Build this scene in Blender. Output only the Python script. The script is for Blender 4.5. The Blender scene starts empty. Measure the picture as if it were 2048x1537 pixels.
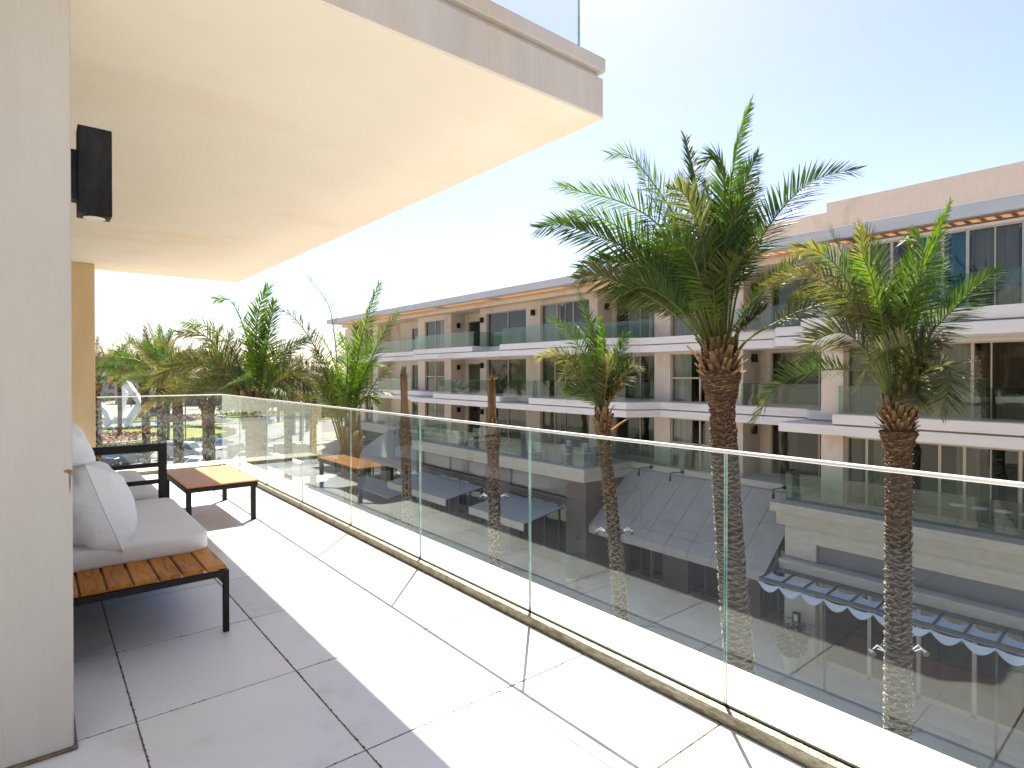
import bpy, math, random
from mathutils import Vector, Matrix, noise
random.seed(7)
R = math.radians
scene = bpy.context.scene
COL = scene.collection
# ------------------------------------------------------------------ camera
FPX, YAW, PITCH, CYP, EYE = 1163.685, 0.687379, -0.0074328, 755.86, 1.45
CF = Vector((math.sin(YAW)*math.cos(PITCH), math.cos(YAW)*math.cos(PITCH), math.sin(PITCH)))
CR = Vector((math.cos(YAW), -math.sin(YAW), 0.0))
CD = CF.cross(CR)
CE = Vector((0, 0, EYE))
cam_d = bpy.data.cameras.new('camera')
cam = bpy.data.objects.new('camera', cam_d)
COL.objects.link(cam)
cam.location = CE
cam.rotation_euler = CF.to_track_quat('-Z', 'Y').to_euler()
cam_d.sensor_width = 36.0
cam_d.lens = FPX/2048*36.0
cam_d.shift_y = -(768.5-CYP)/2048
cam_d.clip_start = 0.05
cam_d.clip_end = 3000
scene.camera = cam
# ------------------------------------------------------------------ sky and sun
SUNV = Vector((0.545, 0.575, 1.128)).normalized()
SUN_EL = math.asin(SUNV.z)
world = bpy.data.worlds.new('World')
scene.world = world
world.use_nodes = True
wn = world.node_tree
wn.nodes.clear()
wo = wn.nodes.new('ShaderNodeOutputWorld'); wb = wn.nodes.new('ShaderNodeBackground')
sk = wn.nodes.new('ShaderNodeTexSky')
sk.sky_type = 'NISHITA'; sk.sun_disc = False
sk.sun_elevation = SUN_EL
sk.sun_rotation = math.atan2(SUNV.x, SUNV.y)
sk.air_density = 1.0; sk.dust_density = 0.7; sk.ozone_density = 2.5
wb.inputs['Strength'].default_value = 0.068
tint = wn.nodes.new('ShaderNodeMix'); tint.data_type = 'RGBA'; tint.blend_type = 'MULTIPLY'; tint.inputs[0].default_value = 1.0; tint.inputs[7].default_value = (1.09, 0.935, 0.945, 1)
wn.links.new(sk.outputs[0], tint.inputs[6]); wn.links.new(tint.outputs[2], wb.inputs['Color']); wn.links.new(wb.outputs[0], wo.inputs['Surface'])
sd = bpy.data.lights.new('sun', 'SUN'); sd.energy = 4.1; sd.angle = R(0.53); sd.color = (1.0, 0.93, 0.83)
sun = bpy.data.objects.new('sun', sd); COL.objects.link(sun)
sun.rotation_euler = SUNV.to_track_quat('Z', 'Y').to_euler()
sun.location = (0, 0, 40)
scene.view_settings.view_transform = 'Standard'
scene.view_settings.look = 'None'
scene.view_settings.gamma = 1
scene.view_settings.use_curve_mapping = False
scene.view_settings.exposure = 1.78
scene.cycles.max_bounces = 10
scene.cycles.transparent_max_bounces = 24
scene.cycles.diffuse_bounces = 5
scene.cycles.glossy_bounces = 4
scene.cycles.sample_clamp_indirect = 6
scene.cycles.caustics_reflective = False
scene.cycles.caustics_refractive = False

# ------------------------------------------------------------------ pixel -> point helpers (measuring the place)
def ray(x, y): return CF + CR*((x-1024)/FPX) + CD*((y-CYP)/FPX)
def atx(x, y, X): d = ray(x, y); return CE + d*(X/d.x)
def atz(x, y, Z): d = ray(x, y); return CE + d*((Z-EYE)/d.z)
GZ = -9.5

# ------------------------------------------------------------------ materials
def newmat(name):
    m = bpy.data.materials.new(name); m.use_nodes = True
    nt = m.node_tree; b = nt.nodes['Principled BSDF']
    return m, nt, b
def nd(nt, t, **kw):
    n = nt.nodes.new(t)
    for k, v in kw.items(): setattr(n, k, v)
    return n
def coords(nt, scale=(1, 1, 1)):
    g = nd(nt, 'ShaderNodeNewGeometry'); mp = nd(nt, 'ShaderNodeMapping')
    mp.inputs['Scale'].default_value = scale
    nt.links.new(g.outputs['Position'], mp.inputs['Vector'])
    return mp.outputs['Vector']
def mixcol(nt, fac, a, b, blend='MIX'):
    m = nd(nt, 'ShaderNodeMix', data_type='RGBA', blend_type=blend)
    for s, v in ((m.inputs[0], fac), (m.inputs[6], a), (m.inputs[7], b)):
        if hasattr(v, 'is_linked') or hasattr(v, 'node'): nt.links.new(v, s)
        elif isinstance(v, (tuple, list)): s.default_value = (*v[:3], 1)
        else: s.default_value = v
    return m.outputs[2]
def noisef(nt, vec, scale, detail=4, lo=0.35, hi=0.65, rough=0.55):
    n = nd(nt, 'ShaderNodeTexNoise'); n.inputs['Scale'].default_value = scale
    n.inputs['Detail'].default_value = detail; n.inputs['Roughness'].default_value = rough
    nt.links.new(vec, n.inputs['Vector'])
    mr = nd(nt, 'ShaderNodeMapRange'); mr.inputs[1].default_value = lo; mr.inputs[2].default_value = hi
    nt.links.new(n.outputs['Fac'], mr.inputs[0])
    return mr.outputs[0]
def surf(name, col, col2=None, scale=3.0, aniso=(1, 1, 1), rough=0.85, bump=0.0, bscale=60, metal=0.0, stain=None, sscale=0.6, spec=0.5, baniso=(1, 1, 1)):
    m, nt, b = newmat(name)
    v = coords(nt, aniso)
    c2 = col2 or tuple(x*0.88 for x in col)
    c = mixcol(nt, noisef(nt, v, scale), col, c2)
    if stain:
        c = mixcol(nt, noisef(nt, v, sscale, 6, 0.56, 0.72), c, stain)
    nt.links.new(c, b.inputs['Base Color'])
    b.inputs['Roughness'].default_value = rough
    b.inputs['Metallic'].default_value = metal
    b.inputs['Specular IOR Level'].default_value = spec
    if bump > 0:
        v2 = coords(nt, baniso)
        n = nd(nt, 'ShaderNodeTexNoise'); n.inputs['Scale'].default_value = bscale; n.inputs['Detail'].default_value = 6
        nt.links.new(v2, n.inputs['Vector'])
        bp = nd(nt, 'ShaderNodeBump'); bp.inputs['Strength'].default_value = bump; bp.inputs['Distance'].default_value = 0.02
        nt.links.new(n.outputs['Fac'], bp.inputs['Height']); nt.links.new(bp.outputs[0], b.inputs['Normal'])
    return m
def glassmat(name, tint, refl=1.9, edge=None, rough=0.0, wav=0.0, dust=0.0):
    m, nt, b = newmat(name); nt.nodes.remove(b)
    out = nt.nodes['Material Output']
    fr = nd(nt, 'ShaderNodeFresnel'); fr.inputs['IOR'].default_value = 1.5
    geo = nd(nt, 'ShaderNodeNewGeometry')
    mu = nd(nt, 'ShaderNodeMath', operation='MULTIPLY', use_clamp=True); mu.inputs[1].default_value = refl
    nt.links.new(fr.outputs[0], mu.inputs[0])
    fs = nd(nt, 'ShaderNodeMath', operation='SUBTRACT'); fs.inputs[0].default_value = 1
    nt.links.new(geo.outputs['Backfacing'], fs.inputs[1])
    m2 = nd(nt, 'ShaderNodeMath', operation='MULTIPLY'); nt.links.new(mu.outputs[0], m2.inputs[0]); nt.links.new(fs.outputs[0], m2.inputs[1])
    tr = nd(nt, 'ShaderNodeBsdfTransparent'); tr.inputs[0].default_value = (*tint, 1)
    gl = nd(nt, 'ShaderNodeBsdfGlossy'); gl.inputs['Roughness'].default_value = rough
    gl.inputs[0].default_value = (0.92, 1.0, 0.97, 1)
    if wav:
        n = nd(nt, 'ShaderNodeTexNoise'); n.inputs['Scale'].default_value = 1.3; n.inputs['Detail'].default_value = 1
        nt.links.new(coords(nt, (1, 1, 1.6)), n.inputs['Vector'])
        bp = nd(nt, 'ShaderNodeBump'); bp.inputs['Strength'].default_value = wav; bp.inputs['Distance'].default_value = 0.05
        nt.links.new(n.outputs['Fac'], bp.inputs['Height']); nt.links.new(bp.outputs[0], gl.inputs['Normal'])
    mx = nd(nt, 'ShaderNodeMixShader')
    nt.links.new(m2.outputs[0], mx.inputs[0]); nt.links.new(tr.outputs[0], mx.inputs[1]); nt.links.new(gl.outputs[0], mx.inputs[2])
    if dust:
        df = nd(nt, 'ShaderNodeBsdfDiffuse'); df.inputs[0].default_value = (0.75, 0.73, 0.70, 1); tl = nd(nt, 'ShaderNodeBsdfTranslucent'); tl.inputs[0].default_value = (0.75, 0.73, 0.70, 1)
        dm = nd(nt, 'ShaderNodeMixShader'); nt.links.new(df.outputs[0], dm.inputs[1]); nt.links.new(tl.outputs[0], dm.inputs[2])
        f = noisef(nt, coords(nt, (1, 1, 0.35)), 3.5, 6, 0.35, 0.8); sp = noisef(nt, coords(nt, (1, 1, 1)), 90, 2, 0.70, 0.76)
        a1 = nd(nt, 'ShaderNodeMath', operation='MULTIPLY_ADD'); a1.inputs[1].default_value = dust; a1.inputs[2].default_value = dust*0.35; nt.links.new(f, a1.inputs[0])
        a2 = nd(nt, 'ShaderNodeMath', operation='MULTIPLY_ADD', use_clamp=True); a2.inputs[1].default_value = dust*4; nt.links.new(sp, a2.inputs[0]); nt.links.new(a1.outputs[0], a2.inputs[2])
        mz = nd(nt, 'ShaderNodeMixShader'); nt.links.new(a2.outputs[0], mz.inputs[0]); nt.links.new(mx.outputs[0], mz.inputs[1]); nt.links.new(dm.outputs[0], mz.inputs[2]); mx = mz
    nt.links.new(mx.outputs[0], out.inputs['Surface'])
    return m
def vcolmat(name, rough=0.6, transl=0.0, spec=0.5, bump=0.0, bscale=80, baniso=(1, 1, 1)):
    m, nt, b = newmat(name)
    a = nd(nt, 'ShaderNodeVertexColor', layer_name='col')
    v = coords(nt)
    c = mixcol(nt, noisef(nt, v, 9), a.outputs[0], mixcol(nt, 1.0, a.outputs[0], (0.72, 0.75, 0.70), 'MULTIPLY'))
    nt.links.new(c, b.inputs['Base Color']); b.inputs['Roughness'].default_value = rough
    b.inputs['Specular IOR Level'].default_value = spec
    if bump:
        n = nd(nt, 'ShaderNodeTexNoise'); n.inputs['Scale'].default_value = bscale; n.inputs['Detail'].default_value = 5
        nt.links.new(coords(nt, baniso), n.inputs['Vector'])
        bp = nd(nt, 'ShaderNodeBump'); bp.inputs['Strength'].default_value = bump; bp.inputs['Distance'].default_value = 0.02
        nt.links.new(n.outputs['Fac'], bp.inputs['Height']); nt.links.new(bp.outputs[0], b.inputs['Normal'])
    if transl:
        t = nd(nt, 'ShaderNodeBsdfTranslucent'); mx = nd(nt, 'ShaderNodeMixShader'); mx.inputs[0].default_value = transl
        c2 = mixcol(nt, 1.0, c, (1.5, 1.7, 0.7), 'MULTIPLY')
        nt.links.new(c2, t.inputs[0]); nt.links.new(b.outputs[0], mx.inputs[1]); nt.links.new(t.outputs[0], mx.inputs[2])
        nt.links.new(mx.outputs[0], nt.nodes['Material Output'].inputs['Surface'])
    return m

M = {}
M['plaster'] = surf('sand_plaster', (0.525, 0.51, 0.475), (0.49, 0.475, 0.44), 5, (1, 1, 0.25), 0.9, 0.32, 70, stain=(0.49, 0.45, 0.41), sscale=0.9, baniso=(1, 1, 0.12))
M['warmplaster'] = surf('ochre_plaster', (0.74, 0.56, 0.34), (0.68, 0.51, 0.30), 5, (1, 1, 0.3), 0.9, 0.3, 60)
M['soffit'] = surf('soffit_paint', (0.84, 0.755, 0.63), (0.82, 0.735, 0.605), 1.5, (1, 2, 1), 0.9, 0.12, 30, stain=(0.80, 0.66, 0.50), sscale=0.6)
M['fascia'] = surf('fascia_plaster', (0.56, 0.53, 0.50), (0.50, 0.47, 0.44), 6, (1, 1, 0.2), 0.9, 0.4, 50, stain=(0.52, 0.43, 0.32), sscale=1.3, baniso=(1, 1, 0.1))
M['tile'] = surf('porcelain_tile', (0.68, 0.69, 0.672), (0.64, 0.65, 0.632), 2.2, rough=0.42, bump=0.03, bscale=20, stain=(0.50, 0.48, 0.45), sscale=1.7)
M['tile2'] = surf('porcelain_tile_b', (0.655, 0.665, 0.65), (0.68, 0.685, 0.67), 2.6, rough=0.46, bump=0.03, bscale=20, stain=(0.49, 0.47, 0.44), sscale=2.1)
for k_ in ('tile', 'tile2'):
    nt_ = M[k_].node_tree; b_ = nt_.nodes['Principled BSDF']; src = b_.inputs['Base Color'].links[0].from_socket
    oi_ = nt_.nodes.new('ShaderNodeObjectInfo'); hs_ = nt_.nodes.new('ShaderNodeHueSaturation'); mr_ = nt_.nodes.new('ShaderNodeMapRange'); mr_.inputs[3].default_value = 0.94; mr_.inputs[4].default_value = 1.05
    nt_.links.new(oi_.outputs['Random'], mr_.inputs[0]); nt_.links.new(mr_.outputs[0], hs_.inputs['Value']); nt_.links.new(src, hs_.inputs['Color'])
    sm = noisef(nt_, coords(nt_, (1, 1, 1)), 5.0, 8, 0.60, 0.74, 0.7); cc = mixcol(nt_, sm, hs_.outputs[0], mixcol(nt_, 1.0, hs_.outputs[0], (0.86, 0.83, 0.79), 'MULTIPLY'))
    nt_.links.new(cc, b_.inputs['Base Color'])
M['grout'] = surf('grout', (0.10, 0.07, 0.045), (0.24, 0.185, 0.13), 14, rough=0.95, bump=0.5, bscale=160)
M['ledge'] = surf('ledge_paint', (0.78, 0.72, 0.62), (0.73, 0.66, 0.55), 3, rough=0.8, bump=0.15, bscale=40, stain=(0.62, 0.52, 0.40), sscale=1.8)
M['channel'] = surf('weathered_aluminium', (0.42, 0.38, 0.31), (0.24, 0.20, 0.14), 22, (1, 1, 3), 0.45, 0.3, 120, metal=0.6, stain=(0.20, 0.15, 0.09), sscale=7)
M['steel'] = surf('brushed_steel', (0.88, 0.87, 0.86), (0.80, 0.79, 0.78), 8, rough=0.36, metal=0.55)
M['glass'] = glassmat('balcony_glass', (0.90, 0.935, 0.92), 1.65, dust=0.009)
M['glass_edge'] = surf('glass_edge', (0.10, 0.26, 0.24), (0.36, 0.50, 0.47), 6, rough=0.15, spec=0.8)
M['blackmetal'] = surf('black_powder_coat', (0.006, 0.006, 0.006), (0.012, 0.011, 0.011), 9, rough=0.5, spec=0.25, bump=0.1, bscale=150)
M['lampmetal'] = surf('worn_black_lamp', (0.006, 0.006, 0.007), (0.022, 0.024, 0.028), 12, (1, 1, 0.4), 0.5, 0.15, 90, stain=(0.05, 0.034, 0.022), sscale=6, spec=0.25)
M['lens'] = surf('lamp_lens', (0.85, 0.80, 0.66), rough=0.3)
def woodmat(name, c1, c2, dark, along=0):
    m, nt, b = newmat(name)
    tc = nd(nt, 'ShaderNodeTexCoord'); oi = nd(nt, 'ShaderNodeObjectInfo')
    mp = nd(nt, 'ShaderNodeMapping'); mp.inputs['Scale'].default_value = (1, 1, 1)
    ad = nd(nt, 'ShaderNodeVectorMath', operation='ADD')
    g = nd(nt, 'ShaderNodeNewGeometry')
    cb = nd(nt, 'ShaderNodeCombineXYZ'); mm = nd(nt, 'ShaderNodeMath', operation='MULTIPLY'); mm.inputs[1].default_value = 37
    nt.links.new(oi.outputs['Random'], mm.inputs[0])
    for i in range(3): nt.links.new(mm.outputs[0], cb.inputs[i])
    nt.links.new(g.outputs['Position'], ad.inputs[0]); nt.links.new(cb.outputs[0], ad.inputs[1])
    nt.links.new(ad.outputs[0], mp.inputs['Vector'])
    sc = [9, 9, 9]; sc[along] = 1.2
    mp.inputs['Scale'].default_value = sc
    w = nd(nt, 'ShaderNodeTexNoise'); w.inputs['Scale'].default_value = 3.2; w.inputs['Detail'].default_value = 7; w.inputs['Distortion'].default_value = 1.4
    nt.links.new(mp.outputs[0], w.inputs['Vector'])
    r = nd(nt, 'ShaderNodeValToRGB'); r.color_ramp.elements[0].position = 0.3; r.color_ramp.elements[0].color = (*dark, 1)
    r.color_ramp.elements[1].position = 0.72; r.color_ramp.elements[1].color = (*c2, 1)
    e = r.color_ramp.elements.new(0.45); e.color = (*c1, 1)
    nt.links.new(w.outputs['Fac'], r.inputs[0])
    hs = nd(nt, 'ShaderNodeHueSaturation'); vr = nd(nt, 'ShaderNodeMapRange'); vr.inputs[3].default_value = 0.8; vr.inputs[4].default_value = 1.2
    nt.links.new(oi.outputs['Random'], vr.inputs[0]); nt.links.new(vr.outputs[0], hs.inputs['Value']); nt.links.new(r.outputs[0], hs.inputs['Color'])
    nt.links.new(hs.outputs[0], b.inputs['Base Color']); b.inputs['Roughness'].default_value = 0.5; b.inputs['Specular IOR Level'].default_value = 0.3
    bp = nd(nt, 'ShaderNodeBump'); bp.inputs['Strength'].default_value = 0.15; bp.inputs['Distance'].default_value = 0.01
    nt.links.new(w.outputs['Fac'], bp.inputs['Height']); nt.links.new(bp.outputs[0], b.inputs['Normal'])
    return m
M['slatwood'] = woodmat('varnished_slat_wood', (0.38, 0.135, 0.010), (0.50, 0.205, 0.020), (0.17, 0.045, 0.005), 1)
M['tablewood'] = woodmat('table_top_wood', (0.56, 0.27, 0.095), (0.62, 0.33, 0.13), (0.46, 0.19, 0.055), 0)
def fabric(name, col, col2, scale=260, wr=3.0, ws=0.35):
    m, nt, b = newmat(name)
    v = coords(nt)
    c = mixcol(nt, noisef(nt, v, 4), col, col2)
    nt.links.new(c, b.inputs['Base Color']); b.inputs['Roughness'].default_value = 0.95
    b.inputs['Sheen Weight'].default_value = 0.25
    n = nd(nt, 'ShaderNodeTexNoise'); n.inputs['Scale'].default_value = scale; n.inputs['Detail'].default_value = 2
    n2 = nd(nt, 'ShaderNodeTexNoise'); n2.inputs['Scale'].default_value = wr; n2.inputs['Detail'].default_value = 3; n2.inputs['Distortion'].default_value = 0.3
    nt.links.new(v, n.inputs['Vector']); nt.links.new(v, n2.inputs['Vector'])
    b1 = nd(nt, 'ShaderNodeBump'); b1.inputs['Strength'].default_value = 0.25; b1.inputs['Distance'].default_value = 0.004
    b2 = nd(nt, 'ShaderNodeBump'); b2.inputs['Strength'].default_value = ws; b2.inputs['Distance'].default_value = 0.05
    nt.links.new(n.outputs['Fac'], b1.inputs['Height']); nt.links.new(n2.outputs['Fac'], b2.inputs['Height'])
    nt.links.new(b2.outputs[0], b1.inputs['Normal']); nt.links.new(b1.outputs[0], b.inputs['Normal'])
    return m
M['cushion'] = fabric('seat_cushion_fabric', (0.74, 0.73, 0.72), (0.69, 0.68, 0.67), ws=0.2)
M['pillow'] = fabric('pillow_fabric', (0.80, 0.81, 0.83), (0.76, 0.77, 0.79), wr=7, ws=0.30)
# opposite building
M['stone'] = surf('pink_beige_render', (0.67, 0.57, 0.475), (0.63, 0.535, 0.44), 4, (1, 1, 0.5), 0.9, 0.2, 30, stain=(0.52, 0.38, 0.28), sscale=0.7)
M['band'] = surf('white_band_paint', (0.80, 0.765, 0.72), (0.76, 0.725, 0.68), 2, (1, 0.4, 2), 0.8, 0.06, 30, stain=(0.70, 0.62, 0.57), sscale=0.8)
M['roofband'] = surf('roof_band_paint', (0.56, 0.56, 0.57), (0.52, 0.52, 0.525), 2, (1, 0.4, 2), 0.8)
M['panel'] = surf('soffit_panel', (0.80, 0.60, 0.40), (0.74, 0.54, 0.35), 3, rough=0.8)
nt_ = M['panel'].node_tree; t_ = nt_.nodes.new('ShaderNodeBsdfTranslucent'); t_.inputs[0].default_value = (0.85, 0.70, 0.52, 1); x_ = nt_.nodes.new('ShaderNodeMixShader'); x_.inputs[0].default_value = 0.4
nt_.links.new(nt_.nodes['Principled BSDF'].outputs[0], x_.inputs[1]); nt_.links.new(t_.outputs[0], x_.inputs[2]); nt_.links.new(x_.outputs[0], nt_.nodes['Material Output'].inputs['Surface'])
M['limestone'] = surf('cream_limestone', (0.48, 0.46, 0.41), (0.42, 0.40, 0.35), 3, (1, 1, 2), 0.85, 0.1, 30, stain=(0.42, 0.38, 0.29), sscale=1.1)
M['shopstone'] = surf('brown_shop_stone', (0.13, 0.11, 0.105), (0.10, 0.085, 0.08), 2, (1, 1, 3), 0.7, 0.1, 25)
M['frame'] = surf('window_frame_paint', (0.50, 0.42, 0.34), (0.46, 0.385, 0.31), 3, rough=0.5)
M['darkframe'] = surf('dark_steel_frame', (0.035, 0.05, 0.06), (0.05, 0.065, 0.075), 3, rough=0.5)
M['wglass'] = glassmat('window_glass', (0.74, 0.75, 0.72), 1.25, wav=0.06)
M['bglass'] = glassmat('far_balustrade_glass', (0.74, 0.84, 0.80), 1.5, wav=0.02)
M['rglass'] = glassmat('clear_roof_glass', (0.95, 0.97, 0.97), 1.0)
M['redge'] = surf('roof_glass_edge', (0.55, 0.62, 0.62), rough=0.3)
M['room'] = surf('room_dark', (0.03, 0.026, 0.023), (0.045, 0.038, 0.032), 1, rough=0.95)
def curtain(name, c): return surf(name, c, tuple(x*0.75 for x in c), 2, (1, 6, 0.2), 0.95)
M['cur_brown'] = curtain('brown_curtain', (0.17, 0.125, 0.095))
M['cur_taupe'] = curtain('taupe_curtain', (0.36, 0.31, 0.24))
M['cur_white'] = curtain('white_curtain', (0.78, 0.78, 0.74))
M['cur_green'] = curtain('pale_green_curtain', (0.42, 0.42, 0.30))
M['cur_blue'] = curtain('turquoise_curtain', (0.03, 0.34, 0.52))
M['awning'] = surf('grey_awning_canvas', (0.42, 0.405, 0.375), (0.385, 0.37, 0.34), 3, rough=0.9, bump=0.15, bscale=60, stain=(0.36, 0.345, 0.32), sscale=0.9)
M['awning_end'] = surf('dark_awning_end', (0.05, 0.05, 0.055), rough=0.9)
M['emblem'] = surf('faded_red_print', (0.46, 0.335, 0.305), (0.43, 0.345, 0.32), 4, rough=0.9)
M['clere'] = surf('frosted_clerestory', (0.10, 0.11, 0.115), (0.14, 0.15, 0.155), 0.7, (1, 0.5, 1.5), 0.25)
M['slate'] = surf('blue_grey_panel', (0.13, 0.15, 0.175), (0.11, 0.13, 0.15), 3, rough=0.6)
M['canvas'] = surf('blue_white_sailcloth', (0.50, 0.60, 0.72), (0.43, 0.54, 0.67), 3, (6, 0.5, 1), 0.85)
M['rust'] = surf('rust_stain', (0.30, 0.19, 0.12), (0.22, 0.12, 0.07), 60, rough=0.9)
M['teal'] = surf('teal_bin_paint', (0.0, 0.07, 0.09), (0.0, 0.055, 0.07), 3, rough=0.6)
M['orange'] = surf('orange_trim', (0.42, 0.15, 0.05), (0.32, 0.11, 0.04), 3, rough=0.5)
M['bluesign'] = surf('blue_sign_face', (0.01, 0.05, 0.10), (0.02, 0.09, 0.15), 3, rough=0.5)
M['paleprint'] = surf('pale_sign_print', (0.10, 0.16, 0.22), rough=0.6)
# ground
M['paving'] = surf('street_paving', (0.55, 0.525, 0.485), (0.48, 0.455, 0.42), 1.2, rough=0.85, bump=0.1, bscale=10, stain=(0.33, 0.30, 0.27), sscale=0.25)
M['sand'] = surf('open_ground', (0.36, 0.32, 0.26), (0.30, 0.26, 0.20), 0.2, rough=0.95)
M['road'] = surf('pale_asphalt', (0.22, 0.22, 0.225), (0.18, 0.18, 0.185), 0.6, rough=0.9)
M['kerb'] = surf('kerb_stone', (0.45, 0.43, 0.38), rough=0.85)
M['lawn'] = surf('dry_lawn', (0.17, 0.19, 0.03), (0.24, 0.23, 0.045), 0.8, rough=0.95, stain=(0.14, 0.20, 0.03), sscale=0.4)
M['flower'] = surf('flower_bed', (0.26, 0.13, 0.09), (0.40, 0.30, 0.22), 3, rough=0.95, stain=(0.08, 0.05, 0.04), sscale=2)
M['hedge'] = vcolmat('hedge_leaf', 0.7, 0.15)
M['leaf'] = vcolmat('palm_leaflet', 0.5, 0.32, 0.30)
M['bark'] = vcolmat('palm_bark', 0.9, 0.0, 0.2, 0.9, 60, (1, 1, 1))
M['whitesteel'] = surf('white_painted_steel', (0.80, 0.80, 0.80), (0.74, 0.745, 0.75), 0.4, rough=0.5)
M['villa'] = surf('villa_render', (0.36, 0.315, 0.26), (0.31, 0.27, 0.22), 0.4, rough=0.9)
M['villa2'] = surf('villa_pale_render', (0.43, 0.39, 0.34), (0.38, 0.34, 0.30), 0.4, rough=0.9)
M['rooftile'] = surf('terracotta_roof', (0.38, 0.21, 0.15), (0.45, 0.29, 0.23), 1.2, rough=0.9)
M['voidglass'] = surf('villa_window', (0.04, 0.06, 0.07), rough=0.2)
M['tyre'] = surf('tyre_rubber', (0.02, 0.02, 0.02), rough=0.85)
M['rim'] = surf('wheel_rim', (0.5, 0.5, 0.5), rough=0.35, metal=0.8)
M['carglass'] = surf('car_glass', (0.03, 0.05, 0.06), (0.05, 0.09, 0.10), 1, rough=0.08, spec=1)
def paint(n, c): 
    m = surf(n, c, tuple(x*0.93 for x in c), 1, rough=0.28, spec=0.6); m.node_tree.nodes['Principled BSDF'].inputs['Coat Weight'].default_value = 0.6; return m
M['c_white'] = paint('white_car_paint', (0.78, 0.78, 0.78)); M['c_silver'] = paint('silver_car_paint', (0.48, 0.48, 0.47))
M['c_blue'] = paint('blue_car_paint', (0.05, 0.16, 0.42)); M['c_dark'] = paint('dark_car_paint', (0.03, 0.05, 0.09)); M['c_red'] = paint('red_car_paint', (0.34, 0.03, 0.025)); M['c_sky'] = paint('pale_blue_car_paint', (0.25, 0.42, 0.60))
M['skin'] = surf('skin', (0.35, 0.2, 0.13), rough=0.6); M['shirt'] = surf('white_shirt', (0.75, 0.75, 0.73), rough=0.9); M['trouser'] = surf('dark_trousers', (0.04, 0.04, 0.05), rough=0.9); M['hair'] = surf('black_hair', (0.015, 0.012, 0.01), rough=0.7)

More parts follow.
